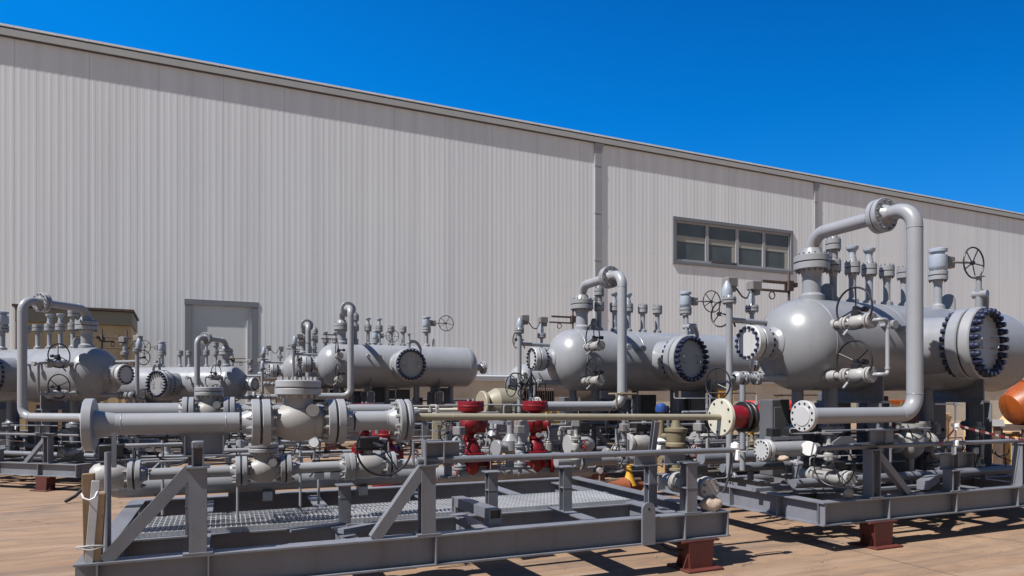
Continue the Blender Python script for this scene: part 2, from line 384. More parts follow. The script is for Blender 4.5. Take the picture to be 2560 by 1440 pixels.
WB = 32.0
def eave_z(u): return 15.93-(u+8)*.0118
def build_warehouse():
    root = thing('warehouse', 'long pale warehouse of vertical corrugated cladding with a grey eave gutter', 'warehouse', (0, WB, 0))
    holes = [(-1.25, 1.15, 2.5, 5.6), (23.6, 32.35, 9.42, 11.72)]
    prof = [(0, 0), (.105, 0), (.135, -.0021), (.205, -.0021), (.235, 0)]
    us = []; u = -15.0
    while u < 70:
        us += [(u+a, y) for a, y in prof]; u += .25
    for h in holes:
        for e in h[:2]: us.append((e, -.0005))
    us.sort(); w = MB()
    for (u0, y0), (u1, y1) in zip(us, us[1:]):
        if u1-u0 < 1e-6: continue
        mid = (u0+u1)/2; zs = [(2.55, None)]
        for a, b, z0, z1 in holes:
            if a < mid < b: zs = [(2.55, z0), (z1, None)] if z0 > 2.55 else [(z1, None)]
        for z0, z1 in zs:
            t0 = eave_z(u0) if z1 is None else z1; t1 = eave_z(u1) if z1 is None else z1
            w.add([(u0, y0, z0), (u1, y1, z0), (u1, y1, t1), (u0, y0, t0)], [(0, 1, 2, 3)])
    obj('wall_cladding', w, CLAD, root, smooth=False)
    p = MB()
    for a, b in ((-15, -1.45), (1.35, 70)): p.box(((a+b)/2, .1, 1.24), (b-a, .3, 2.48))
    objs('plinth_wall', p, BLOCK, root)
    l = MB()
    for a, b in ((-15, -1.45), (1.4, 70)):
        l.ext([(0, 2.50), (-.16, 2.46), (-.16, 2.69), (-.02, 2.76), (0, 2.76)], (a, -.03, 0), (0, 1, 0), (0, 0, 1), (1, 0, 0), b-a)
    objs('base_flashing', l, WCLAD_TRIM, root)
    # eave: soffit, box gutter, dark gap, roof edge; follows the slight fall of the eave
    ex = V((85, 0, -.0118*85)).normalized(); ln = 85.0
    o = (-15, 0, eave_z(-15))
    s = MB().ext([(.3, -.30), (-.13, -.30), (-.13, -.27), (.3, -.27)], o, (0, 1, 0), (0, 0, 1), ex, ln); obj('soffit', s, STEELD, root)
    s = MB().ext([(.3, -.268), (-.15, -.268), (-.15, -.01), (-.11, .01), (-.11, -.02), (.3, -.02)], o, (0, 1, 0), (0, 0, 1), ex, ln); obj('gutter', s, GUT, root)
    s = MB().ext([(.3, -.015), (-.07, -.015), (-.07, .085), (.3, .085)], o, (0, 1, 0), (0, 0, 1), ex, ln); obj('gutter_gap', s, STEELD, root)
    s = MB().ext([(40, 2.4), (-.13, .088), (-.13, .17), (40, 2.5)], o, (0, 1, 0), (0, 0, 1), ex, ln); obj('roof', s, CLAD, root)
    e = MB()
    for u in (-15, 70): e.add([(u, .05, 0), (u, 40, 0), (u, 40, eave_z(u)+2.4), (u, .05, eave_z(u))], [(0, 1, 2, 3)])
    e.add([(-15, 40, 0), (70, 40, 0), (70, 40, eave_z(70)+2.4), (-15, 40, eave_z(-15)+2.4)], [(0, 1, 2, 3)])
    obj('end_wall', e, CLAD, root)
    # rain pipes
    for u, wd in ((18.6, .42), (34.38, .3)):
        z1 = eave_z(u)-.31; d = MB()
        d.box((u, -.045, (2.8+z1-.5)/2), (wd, .075, z1-.5-2.8), ch=.02)
        d.add([(u-wd/2, -.0, z1-.5), (u+wd/2, -.0, z1-.5), (u+wd/2, -.083, z1-.5), (u-wd/2, -.083, z1-.5),
               (u-wd/2-.02, -.0, z1), (u+wd/2+.12, -.0, z1), (u+wd/2+.12, -.125, z1), (u-wd/2-.02, -.125, z1)],
              [(3, 2, 6, 7), (0, 3, 7, 4), (2, 1, 5, 6), (4, 7, 6, 5), (1, 0, 4, 5)])
        z = z1-1.2
        while z > 3: d.box((u, -.047, z), (wd+.02, .09, .03)); z -= 2.55
        objs('rain_pipe', d, WCLAD_TRIM, root)
    # big door
    f = MB()
    f.box((-1.375, -.0, 2.8), (.25, .04, 5.6)); f.box((1.285, -.0, 2.8), (.27, .04, 5.6)); f.box((-.045, -.003, 5.715), (2.95, .05, .23))
    df = obj('door_frame', f, FRAME, root)
    r = MB(); y1 = .092
    r.add([(-1.25, 0, 0), (-1.25, y1, 0), (-1.25, y1, 5.6), (-1.25, 0, 5.6)], [(0, 1, 2, 3)])
    r.add([(1.15, 0, 0), (1.15, y1, 0), (1.15, y1, 5.6), (1.15, 0, 5.6)], [(3, 2, 1, 0)])
    r.add([(-1.25, 0, 5.6), (1.15, 0, 5.6), (1.15, y1, 5.6), (-1.25, y1, 5.6)], [(0, 3, 2, 1)])
    obj('door_reveal', r, WCLAD_TRIM, df)
    dp = MB(); dp.box((-.05, y1+.03, 2.8), (2.4, .06, 5.6)); dp.box((.97, y1-.02, 2.8), (.05, .045, 5.58)); dp.box((-.18, y1-.012, 1.1), (2.2, .02, .05))
    obj('door_leaf', dp, DOORM, root)
    # ribbon window
    a, b, z0, z1 = holes[1]; f = MB()
    for (cx, cz, dx, dz) in ((a-.02, (z0+z1)/2, .2, z1-z0+.0), (b+.02, (z0+z1)/2, .2, z1-z0), ((a+b)/2, z1+.1, b-a+.24, .2), ((a+b)/2, z0-.1, b-a+.24, .2)):
        f.box((cx, -.02, cz), (dx, .11, dz), ch=.01)
    wf = obj('window_frame', f, FRAME, root)
    s = MB(); yy = .10
    q = [(a+.08, z0), (b-.08, z0), (b-.08, z1), (a+.08, z1)]
    for i in range(4):
        (x0, w0), (x1, w1) = q[i], q[(i+1) % 4]; s.add([(x0, 0, w0), (x1, 0, w1), (x1, yy, w1), (x0, yy, w0)], [(0, 1, 2, 3)])
    objs('window_reveal', s, WCLAD_TRIM, wf)
    xs = [a+.08, a+2.33, a+4.55, a+6.6, b-.08]
    for i in range(4):
        m = MB(); x0, x1 = xs[i], xs[i+1]
        for (cx, cz, dx, dz) in ((x0+.06, (z0+z1)/2, .12, z1-z0), (x1-.05, (z0+z1)/2, .1, z1-z0), ((x0+x1)/2, z0+.06, x1-x0-.22, .12), ((x0+x1)/2, z1-.06, x1-x0-.22, .12)):
            m.box((cx, yy-.04, cz), (dx, .08, dz))
        sash = obj('window_sash', m, [WCLAD_TRIM], root)
        pn = MB(); pn.box(((x0+x1)/2, yy-.02, (z0+z1)/2), (x1-x0-.2, .008, z1-z0-.2)); obj('window_pane', pn, GLASS, sash)
        bl = MB(); bl.box(((x0+x1)/2+.005, yy-.033, z1-1.0), (x1-x0-.235, .008, .34)); obj('bright_band_strip', bl, BEAMC, sash)  # bright band seen in the glass, painted as an added cream strip before it
        if i % 2: bl = MB(); bl.box((x1-.24, yy-.033, z0+.62), (.24, .008, .98)); obj('bright_side_strip', bl, BEAMC, sash)  # upright added strip for the same brightness in the pane
        if i == 1:
            h = MB(); h.box(((x0+x1)/2+.1, .0, z0+.12), (1.9, .12, .1)); obj('window_handle', h, STEELD, sash)
    rm = MB(); y2 = 6
    rm.add([(a, yy+.02, z0-2), (b, yy+.02, z0-2), (b, y2, z0-2), (a, y2, z0-2), (a, yy+.02, z1+.6), (b, yy+.02, z1+.6), (b, y2, z1+.6), (a, y2, z1+.6)],
           [(0, 1, 2, 3), (7, 6, 5, 4), (2, 6, 7, 3), (3, 7, 4, 0), (1, 5, 6, 2)])
    obj('room_behind_window', rm, DARKROOM, root)
    cb = MB(); cb.box(((a+b)/2, .22, z1-.95), (b-a-.2, .10, .42))
    for x in (a+4.3, a+8.4): cb.box((x, .20, z0+.45), (.24, .06, 1.3))
    obj('interior_beam', cb, BEAMC, root)
build_warehouse()

def build_shed():
    t = thing('shed', 'tan panelled shed with grey fascia in front of the warehouse wall', 'shed', (-6.4, 27.6, 0), math.radians(3))
    wd = 3.36; w = MB(); w.box((wd/2, 1.5, 2.1), (wd, 3, 4.2))
    for i in range(7): w.box((.25+i*.45, -.006, 2.1), (.03, .02, 4.19))
    w.box((wd-.2, -.03, 2.1), (.06, .06, 4.18)); obj('wall', w, SHED, t)
    f = MB(); f.box((wd/2, 1.45, 4.45), (wd+.1, 3.2, .48), ch=.02); obj('fascia', f, paint('fascia_olive_grey', (.26, .245, .19), .6, .05, .1), t)
    r = MB(); r.box((wd/2, 1.45, 4.735), (wd+.2, 3.4, .08)); r.cyl((.03, -.1, .3), (.03, -.1, 4.2), .06, 10)
    obj('roof', r, BROWN, t)
build_shed()
def build_scaffold():
    t = thing('scaffold', 'thin rusty scaffold rail at the right end of the tan shed', 'scaffold', (-3.35, 26.6, 0), math.radians(3))
    m = MB()
    for x in (-.9, .3): m.cyl((x, 0, 0), (x, 0, 3.75 if x < 0 else 3.95), .028, 8)
    for z in (3.35, 3.7): m.cyl((-1.4, 0, z), (.75, 0, z-.03), .018, 8)
    objs('rail_frame', m, BROWN, t)
build_scaffold()
t = thing('container', 'dark navy container at the far left behind the vessel', 'container', (-9.3, 21.5, 0), math.radians(-23))
m = MB(); m.box((0, 1.2, 1.65), (2.6, 2.4, 3.3), ch=.03)
for i in range(12): m.box((-1.2+i*.22, -.02, 1.65), (.08, .05, 3.1))
obj('body', m, paint('navy_panel', (.02, .03, .07), .5, .1, .1), t)
m = MB(); m.box((.62, -.06, 1.6), (.06, .06, 2.9)); m.box((-.62, -.06, 1.6), (.06, .06, 2.9)); objs('locking_bar', m, STEEL, t)

# ------------------------------------------------------------------ separator vessel (local x along the shell, -y to its manway side, origin on the ground)
ZC = 2.387; RS = .613
def build_vessel(label):
    t = thing('pressure_vessel', label, 'pressure vessel', (7.325, 6.883, 0), 0, 'horizontal pressure vessels')
    X = (1, 0, 0); Y = (0, -1, 0); Z = (0, 0, 1); o = (0, 0, ZC)
    p = [(-.72+.50*(1-math.cos(a)), RS*math.sin(a)) for a in [PI/2*i/18 for i in range(19)]]
    p += [(-.216, RS+.004), (-.208, RS+.004), (-.204, RS)]
    for x in (1.1, 2.45): p += [(x, RS), (x+.003, RS+.003), (x+.012, RS+.003), (x+.015, RS)]
    p += [(3.74, RS), (3.744, RS+.004), (3.752, RS+.004), (3.756, RS)]
    p += [(3.756+.36*math.sin(a), RS*math.cos(a)) for a in [PI/2*i/14 for i in range(15)]]
    p[0] = (p[0][0], 0); p[-1] = (p[-1][0], 0)
    obj('shell', MB().rev(p, o, X, 96), GREY, t, ang=25)
    # end nozzle on the near dome with a blind cover and navy studs
    n = MB().rev([(-.60, .225), (-.70, .215), (-.74, .17), (-.80, .155), (-.86, .175), (-.875, .19)], o, X, 48)
    n.disc(o, X, -.985, -.875, .228, .008, 48)
    en = obj('end_nozzle', n, GREY, t)
    obj('gasket', MB().disc(o, X, -1.0, -.985, .212, .002), GASK, en)
    obj('blind_cover', MB().disc(o, X, -1.105, -1.0, .228, .01, 48), LIGHT, en)
    b = MB().bolts(o, X, .192, 16, .0215, -1.132, -.83, 10); objs('stud_bolt', b, NAVY, en, -.004)
    n = MB().rev([(4.0, .12), (4.08, .10), (4.3, .10)], o, X, 32); n.flange((4.36, 0, ZC), X, .2, .10, .05, 12, blind=1)
    obj('end_nozzle', n, FL, t)
    # top main nozzle and the loop pipe over to the front
    n = MB().rev([(2.96, .165), (3.05, .165), (3.075, .13), (3.09, .118), (3.4, .118)], (0, 0, 0), Z, 40)
    mn = obj('main_nozzle', n, GREY, t)
    obj('flange', MB().flange((0, 0, 3.497), Z, .228, .115, .088, 16, .014, br=.015), FL, mn)
    r = .0865; za = 3.878; zl = 1.488; yl = -1.49
    lp = MB().tube([(0, 0, 3.57), (0, 0, za), (0, yl, za), (0, yl, zl), (-1.66, yl, zl)], r, 28, bend=.225, nb=12)
    for c, ax in (((0, yl, za-.24), Z), ((0, yl, zl+.24), Z), ((0, -.24, za), Y), ((-.24, yl, zl), X)): lp.torus(c, ax, r, .0045, 32, 6)
    lo = obj('loop_pipe', lp, PIPE, t)
    obj('flange', MB().flange((0, -1.06, za), Y, .205, r, .062, 12, .012, br=.014), FL, lo)
    e = MB().rev([(-1.60, .0865), (-1.63, .098), (-1.665, .12)], (0, yl, zl), X, 32); e.disc((0, yl, zl), X, -1.72, -1.665, .165, .006)
    e.mat(1).bolts((0, yl, zl), X, .135, 12, .0125, -1.7245, -1.70, 8); e.mat(2).disc((0, yl, zl), X, -1.728, -1.715, .105, .003)
    obj('end_flange', e, [LIGHT, BLACK, LIGHT], lo)
    # small top nozzles
    for i, (x, zt) in enumerate(((.396, 0), (.76, 1), (1.088, 1), (1.441, 2), (1.805, 2))):
        n = MB().rev([(2.97, .085), (3.045, .08), (3.06, .055), (3.075, .047), (3.40, .047)], (x, 0, 0), Z, 24)
        s = obj('top_nozzle', n, GREY, t)
        f = MB().flange((x, 0, 3.487), Z, .102, .047, .07, 8, .012, br=.0115, blind=(zt == 2)); obj('flange', f, FL, s)
        if zt == 0:
            f = MB().cyl((x, 0, 3.57), (x, 0, 3.72), .062, 20); f.flange((x, 0, 3.78), Z, .1, .05, .066, 8, .012, br=.0115); f.box((x-.09, 0, 3.63), (.07, .07, .06)); obj('spool_piece', f, FL, s)
        if zt == 1:
            c = MB().rev([(3.57, .05), (3.6, .055), (3.66, .04), (3.71, .045), (3.74, .07), (3.752, .078), (3.785, .08), (3.79, .07), (3.79, 0)], (x, 0, 0), Z, 20); obj('wrapped_cap', c, WRAP, s)
    # wrapped valve with side gearbox and handwheel
    x = 2.529
    v = MB().rev([(2.97, .10), (3.05, .095), (3.065, .065), (3.08, .055), (3.42, .055)], (x, 0, 0), Z, 24); v.flange((x, 0, 3.5), Z, .13, .055, .06, 8, .014, br=.014)
    vo = obj('wrapped_valve', v, FL, t)
    obj('wrapped_body', MB().rev([(3.57, .09), (3.6, .115), (3.64, .128), (3.80, .124), (3.815, .09), (3.845, .085), (3.855, .125), (3.895, .128), (3.905, .11), (3.905, 0)], (x, 0, 0), Z, 28), WRAP, vo)
    gb = MB().box((x+.2, -.02, 3.71), (.16, .12, .17), ch=.012); gb.cyl((x+.1, 0, 3.71), (x+.14, 0, 3.71), .05, 12); gb.cyl((x+.23, -.07, 3.71), (x+.45, -.13, 3.71), .018, 10); gb.cyl((x+.45, -.13, 3.71), (x+.57, -.13, 3.71), .014, 10)
    obj('gearbox', gb, BOXG, vo)
    objs('handwheel', MB().wheel((x+.57, -.16, 3.71), (0, -1, 0), .232, .0115, 5, .02, .5), BLACK, vo)
    # lifting lugs
    for x in (.27, 2.75):
        pts = [(-.11, 0), (.11, 0)]+[(.11*math.cos(a), .16+.11*math.sin(a)) for a in [PI*i/10 for i in range(11)]]
        obj('lifting_lug', MB().ext(pts, (x-.012, 0, ZC+RS-.03), (0, 1, 0), Z, X, .024), GREY, t)
    # side valves with handwheels
    for k, z in enumerate((2.60, 1.955)):
        x = -.22; v = MB()
        v.tube([(x, -.35, z), (x, -.70, z)], .046, 18); v.rev([(.50, .075), (.6, .06)], (x, 0, z), Y, 20)
        v.flange((x, -.745, z), Y, .088, .046, .035, 8, .01, br=.01)
        v.rev([(.80, .045), (.83, .075), (.88, .088), (.95, .088), (1.0, .07), (1.03, .05)], (x, 0, z), Y, 24)
        v.flange((x, -1.08, z), Y, .095, .046, .03, 8, .012, br=.009, blind=1, neck=0)
        vo = obj('side_valve', v, [CAST, GASK, BOLT], t)
        gb = MB().box((x-.01, -.90, z+.11), (.09, .10, .07), ch=.01); gb.cyl((x-.05, -.90, z+.165), (x+.13, -.90, z+.165), .02, 10); gb.cyl((x+.11, -.9, z+.165), (x+.17, -.9, z+.165), .034, 12)
        gb.cyl((x, -.90, z+.06), (x, -.90, z+.15), .03, 12); obj('gearbox', gb, BLACK, vo)
        objs('handwheel', MB().wheel((x-.05, -.90, z+.165), (1, 0, 0), .252, .0125, 3, -.03, .6+k*.9), BLACK, vo)
        h = MB().tube([(x, -.8, z-.05), (x-.14, -.82, z-.16)], .014, 8); obj('lever', h, SPOOL, vo)
    bp = MB().tube([(-.22, -1.10, 2.60), (-.22, -1.22, 2.60), (-.10, -1.22, 2.60), (-.10, -1.22, 1.955), (-.22, -1.22, 1.955), (-.22, -1.10, 1.955)], .0235, 14, bend=.045)
    for z in (2.52, 2.03): bp.cyl((-.10, -1.22, z-.012), (-.10, -1.22, z+.012), .03, 14)
    obj('bypass_pipe', bp, SPOOL, t)
    # manway
    xm = 1.54; om = (xm, 0, ZC)
    n = MB().rev([(.40, .40), (.80, .37), (.86, .37), (.915, .40), (.92, .40)], om, Y, 64); n.disc(om, Y, .92, 1.055, .466, .012, 72)
    mw = obj('manway', n, GREY, t)
    obj('gasket', MB().disc(om, Y, 1.055, 1.073, .452, .002, 64), GASK, mw)
    obj('manway_cover', MB().disc(om, Y, 1.073, 1.205, .468, .014, 72), SPOOL, mw)
    sb = MB()
    for i in range(24):
        a = 2*PI*(i+.5)/24; c = V((xm+.405*math.cos(a), 0, ZC+.405*math.sin(a)))
        sb.rev([(.845, 0), (.845, .034), (.925, .034), (.925, .02), (1.204, .02), (1.204, .046), (1.25, .046), (1.262, .036), (1.298, .034), (1.305, .026), (1.305, 0)], c, Y, 12)
    objs('stud_bolt', sb, NAVY, mw, .0)
    h = MB()
    for s in (-1, 1):
        c = xm+s*.2; h.tube([(c-s*.05, -1.2, ZC+.07), (c-s*.05, -1.25, ZC+.07), (c+s*.03, -1.26, ZC+.065), (c+s*.03, -1.26, ZC-.065), (c-s*.05, -1.25, ZC-.07), (c-s*.05, -1.2, ZC-.07)], .008, 8, bend=.02)
    objs('cover_handle', h, GREY, mw)
    ma = math.radians(9.5); pv = V((xm, 0, 0)); off = pv-Matrix.Rotation(ma, 3, 'Z') @ pv; mw.location = off; mw.rotation_euler = (0, 0, ma)
    d = MB().cyl((xm-.03, -1.14, ZC+.44), (xm-.03, -1.14, ZC+.70), .042, 18); d.cyl((xm-.03, -1.14, ZC+.69), (xm-.03, -1.14, ZC+.86), .033, 14); d.cyl((xm-.03, -1.07, ZC+.63), (xm-.03, -1.24, ZC+.63), .05, 16)
    d.tube([(xm-.03, -1.14, ZC+.66), (xm+.2, -1.12, ZC+.66), (xm+.36, -1.05, ZC+.5), (xm+.38, -.98, ZC+.2)], .043, 16, bend=.2)
    d.box((xm-.03, -1.14, ZC+.865), (.13, .09, .012)); obj('davit', d, GREY, mw)
    # small side fittings
    for (x, z) in ((.62, 2.62), (.95, 2.60)):
        f = MB().tube([(x, -.45, z), (x, -.72, z)], .028, 12); f.disc((x, 0, z), Y, .72, .745, .06); f.disc((x, 0, z), Y, .75, .775, .06); obj('side_fitting', f, GREY, t)
    # level bridle on the dome end
    b = MB(); x1, y1 = -1.33, .08; x2, y2 = -.74, .32
    b.cyl((x1, y1, .70), (x1, y1, 2.93), .042, 16); b.cyl((x2-.16, y2, .7), (x2-.16, y2, 1.9), .038, 14)
    b.tube([(-.35, -.1, 1.93), (-.9, -.05, 1.93), (x1, y1, 1.93)], .05, 14); b.tube([(-.35, .2, 2.68), (x1, y1, 2.68)], .035, 12)
    b.cyl((x2, y2, 2.62), (x2, y2, 2.85), .03, 14)
    for a, c in (((x1, y1, 2.93), Z), ((x2, y2, 2.88), Z), ((-1.16, 0, 1.93), X), ((-.98, -.03, 1.93), X)): b.flange(a, c, .088, .04, .03, 8, .01, br=.009)
    b.rev([(-1.33, .05), (-1.3, .085), (-1.24, .085), (-1.2, .05)], (0, 0, 1.93), X, 18)
    bo = obj('level_bridle', b, [GREY, GASK, BOLT], t)
    for (x, y, z) in ((-1.13, .3, 3.21), (-.72, .3, 3.19)):
        j = MB().box((x, y, z), (.17, .13, .125), ch=.012); j.box((x+.03, y, z-.09), (.09, .09, .07), ch=.01); j.cyl((x-.02, y, z-.09), (x-.02, y, z-.3), .016, 8); objs('junction_box', j, BOXG, bo)
    c = MB().tube([(-1.06, .28, 3.15), (-.98, .24, 3.02), (-.88, .26, 3.0), (-.80, .28, 3.14)], .011, 6, bend=.05); c.tube([(-1.15, .3, 3.0), (-1.25, .2, 2.95), (-1.30, .1, 2.8), (-1.2, .12, 2.6)], .012, 6, bend=.08); obj('cable', c, RUBBER, bo)
    objs('wrapped_head', MB().rev([(2.98, .06), (3.06, .07), (3.14, .05), (3.2, .02)], (x1+.05, y1+.1, 0), Z, 14).rev([(2.92, .03), (2.98, .045), (3.1, .035)], (x2, y2, 0), Z, 12), WRAP, bo)
    for (a, R) in (((-1.28, .30, 2.78), .165), ((-1.50, .10, 1.86), .2)):
        w = MB().wheel(a, (1, .15, 0), R, .0105, 3, .03, .4); w.cyl(a, (a[0]+.15, a[1]+.03, a[2]), .014, 8); objs('handwheel', w, BLACK, bo)
    # sample rods behind the dome
    s = MB().cyl((.02, .42, 2.9), (.02, .42, 3.46), .018, 8); s.box((.02, .42, 3.25), (.09, .09, .14)); s.box((-.22, .42, 3.29), (.5, .035, .035)); s.box((-.26, .42, 3.17), (.52, .03, .03)); s.torus((-.3, .41, 3.1), Y, .05, .009, 20, 6); s.box((.11, .42, 3.27), (.09, .06, .06))
    obj('sample_rods', s, BROWN, t)
    # legs, saddles, pipes hanging under the shell
    for x in (.74, 2.80):
        sd = MB().box((x, 0, 1.62), (.16, 1.06, .03)); pts = [(-.50, 1.63), (.50, 1.63)]+[((RS-.002)*math.sin(a), ZC-(RS-.002)*math.cos(a)) for a in [.95-1.9*i/12 for i in range(13)]]
        sd.ext(pts, (x-.012, 0, 0), (0, 1, 0), Z, X, .024); objs('saddle', sd, STEEL, t)
        for y in (-.45, .45):
            lg = MB().hb((x, y, .551), (x, y, 1.604), .2, .2, .014, .01, (1, 0, 0)); lg.box((x, y, .562), (.26, .26, .02)); objs('support_leg', lg, STEEL, t)
    for (x, y, r, zb) in ((-.15, .1, .075, .6), (.25, -.1, .085, .7), (1.35, .15, .07, .6), (2.2, -.05, .09, .62), (3.3, 0, .08, .6)):
        q = MB().cyl((x, y, zb), (x, y, 1.86), r, 18); q.flange((x, y, 1.25), Z, r*1.9, r, .04, 8, br=.012); obj('drain_pipe', q, [STEEL, GASK, BOLT], t)
    return t

def small_bore(t, seed, n, lo, hi, mats, gauges=3, cables=3):
    rnd = random.Random(seed)
    def pt(): return [rnd.uniform(lo[a], hi[a]) for a in range(3)]
    for i in range(n):
        p = pt(); pts = [tuple(p)]; la = -1
        for k in range(rnd.choice((2, 3, 3, 4))):
            a = rnd.choice([x for x in (0, 0, 1, 2, 2) if x != la]); la = a; q = list(p); d = (hi[a]-lo[a])*rnd.uniform(.12, .38)*rnd.choice((-1, 1)); q[a] = max(lo[a], min(hi[a], q[a]+d))
            if abs(q[a]-p[a]) > .05: p = q; pts.append(tuple(p))
        if len(pts) < 2: continue
        r = rnd.choice((.007, .009, .012, .018)); m = MB().tube(pts, r, 8, bend=.035)
        c = V(pts[0]).lerp(V(pts[1]), .5); ax = V(pts[1])-V(pts[0]); m.rev([(-.03, r*2), (.03, r*2)], c, ax, 8, True)
        obj('small_bore_tube', m, rnd.choice(mats), t)
    for i in range(gauges):
        p = V(pt()); f = V((rnd.uniform(-.5, .5), -1, 0)); m = MB().disc(p, f, -.02, .025, .055, .005, 24); m.cyl(p-V((0, 0, .055)), p-V((0, 0, .2)), .012, 8); m.box(p-V((0, 0, .2)), (.05, .05, .07), ch=.008); m.mat(1).disc(p, f, .025, .027, .047, .0005, 24)
        obj('gauge', m, [BOXG, WHITE], t)
    for i in range(cables):
        p = V(pt()); q = V(pt()); q = p+(q-p)*.45; mid = (p+q)/2-V((0, 0, .12)); obj('cable', MB().tube([p, p-V((0, 0, .08)), mid, q-V((0, 0, .06)), q], .008, 6, bend=.08), RUBBER, t)

# ------------------------------------------------------------------ skid under each vessel
def build_skid(label):
    t = thing('skid_frame', label, 'skid frame', (7.325, 6.883, 0), 0, 'grey steel skids under the vessels')
    x0, x1, yf, yb, zc, h = -1.39, 4.75, -1.39, 1.55, .4225, .255
    def beam(p0, p1, b=.15): obj('beam', MB().hb(p0, p1, h, b, .014, .009), STEEL, t)
    beam((x0, yf, zc), (x1, yf, zc)); beam((x0, yb, zc), (x1, yb, zc))
    beam((x0+.075, yf+.078, zc), (x0+.075, yb-.078, zc)); beam((x1-.08, yf+.078, zc), (x1-.08, yb-.078, zc))
    for x in (-.3, .74, 1.75, 2.8, 3.8): 
        obj('cross_beam', MB().hb((x, yf+.078, zc-.02), (x, yb-.078, zc-.02), .2, .12, .012, .008), STEEL, t)
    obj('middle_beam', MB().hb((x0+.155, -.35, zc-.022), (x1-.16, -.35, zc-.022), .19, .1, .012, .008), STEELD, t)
    s = MB()
    for x in (x0+.03, -.37, .78, 1.95, 3.1, 4.3):
        s.box((x, yf-.04, zc), (.012, .066, .227)); s.box((x, yb+.04, zc), (.012, .066, .227))
    for y in (yf+.6, yf+1.4, yf+2.2): s.box((x0+.035, y, zc), (.066, .012, .227))
    objs('stiffener', s, STEEL, t)
    for x, zt in ((-.57, 1.09), (.78, .80), (2.1, 1.09), (3.6, 1.09)):
        p = MB().hb((x, yf, .552), (x, yf, zt), .13, .13, .011, .009, (1, 0, 0)); p.box((x, yf, .56), (.2, .15, .014)); p.box((x, yf, zt+.006), (.17, .17, .012)); obj('post', p, STEEL, t)
    d = MB().box((-.25, yf, .83), (.75, .05, .075), ry=math.radians(43.5)); d.box((-.25, yf+.03, .83), (.75, .012, .1), ry=math.radians(43.5)); obj('diagonal_brace', d, STEEL, t)
    hr = MB().tube([(x0+.02, yf, 1.13), (x1-.1, yf, 1.125)], .026, 14); obj('handrail', hr, STEEL, t)
    k = MB().hb((-.62, yf-.02, 1.235), (-.25, yf-.02, 1.235), .16, .12, .01, .008); k.box((-.44, yf-.06, 1.235), (.008, .05, .14)); k.box((-.57, yf, 1.16), (.5, .16, .012)); objs('pipe_shoe', k, STEEL, t)
    k = MB().hb((.72, yf+.1, .90), (1.32, yf+.16, .90), .19, .13, .01, .008); k.box((1.0, yf+.09, .9), (.008, .05, .17)); k.box((1.32, yf+.155, .9), (.008, .13, .17)); objs('bracket', k, STEEL, t)
    a = MB()
    pts = [(-.18, 0), (.18, 0), (.18, .04), (.1, .09), (-.06, .09), (-.18, .03)]; a.ext(pts, (-.85, yf+.12, 1.15), (1, 0, 0), (0, 0, 1), (0, 1, 0), .02)
    a.hb((x0+.2, yf+.55, .585), (-.35, yf+.35, .585), .05, .1, .008, .008); a.box((-1.0, yf+.9, .575), (.9, .07, .04)); a.box((.35, yf+.35, .575), (1.0, .08, .03)); objs('loose_angle', a, STEEL, t)
    # header pipes and plates on the skid floor, mostly in the shade of the shell
    for (y, z, r) in ((.95, .82, .09), (.5, .72, .06), (-.75, .66, .055)):
        q = MB().tube([(x0+.3, y, z), (x1-.3, y, z)], r, 18)
        for x in (-.6, .9, 2.4, 3.7): q.box((x, y, (z-r+.54)/2), (.05, r*1.2, z-r-.53))
        q.flange((1.6, y, z), (1, 0, 0), r*1.9, r, .04, 8, br=.012); obj('header_pipe', q, [STEEL, GASK, BOLT], t)
    q = MB().tube([(.2, 1.6, 1.36), (x1, 1.6, 1.36)], .04, 12); q.tube([(x0, 1.55, 1.0), (x1, 1.55, 1.0)], .03, 12)
    for x in (-1.2, .2, 1.7, 3.2, 4.6): q.cyl((x, 1.56, .55), (x, 1.56, 1.36), .03, 10)
    obj('rear_rail', q, STEELD, t)
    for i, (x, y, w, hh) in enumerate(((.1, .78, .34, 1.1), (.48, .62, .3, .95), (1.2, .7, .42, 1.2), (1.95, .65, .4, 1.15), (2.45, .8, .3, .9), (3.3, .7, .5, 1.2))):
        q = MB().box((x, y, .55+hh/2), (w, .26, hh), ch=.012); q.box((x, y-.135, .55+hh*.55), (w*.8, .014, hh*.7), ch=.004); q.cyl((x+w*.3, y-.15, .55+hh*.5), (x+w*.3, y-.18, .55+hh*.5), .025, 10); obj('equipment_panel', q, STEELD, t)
    small_bore(t, 11, 20, (x0+.1, -1.0, .6), (3.9, .4, 1.32), (PIPE, STEEL, SPOOL, CAST, BROWN), 7, 12)
    return t
def build_stand(label):
    t = thing('steel_stand', label, 'stand', (0, 0, 0), 0, 'red oxide stands under the skids')
    obj('base_plate', MB().box((0, 0, .011), (.42, .36, .022), ch=.004), PRIMER, t)
    obj('top_plate', MB().box((0, 0, .282), (.44, .2, .020), ch=.003), PRIMER, t)
    c = MB().ext([(-.13, 0), (.13, 0), (.15, .25), (-.15, .25)], (0, -.10, .022), (1, 0, 0), (0, 0, 1), (0, 1, 0), .20); obj('box_column', c, PRIMER, t)
    g = MB()
    for y in (-.06, .06): g.ext([(0, 0), (-.06, 0), (-.01, .12), (0, .14)], (-.133, y-.006, .0225), (1, 0, 0), (0, 0, 1), (0, 1, 0), .012)
    objs('gusset', g, PRIMER, t); return t

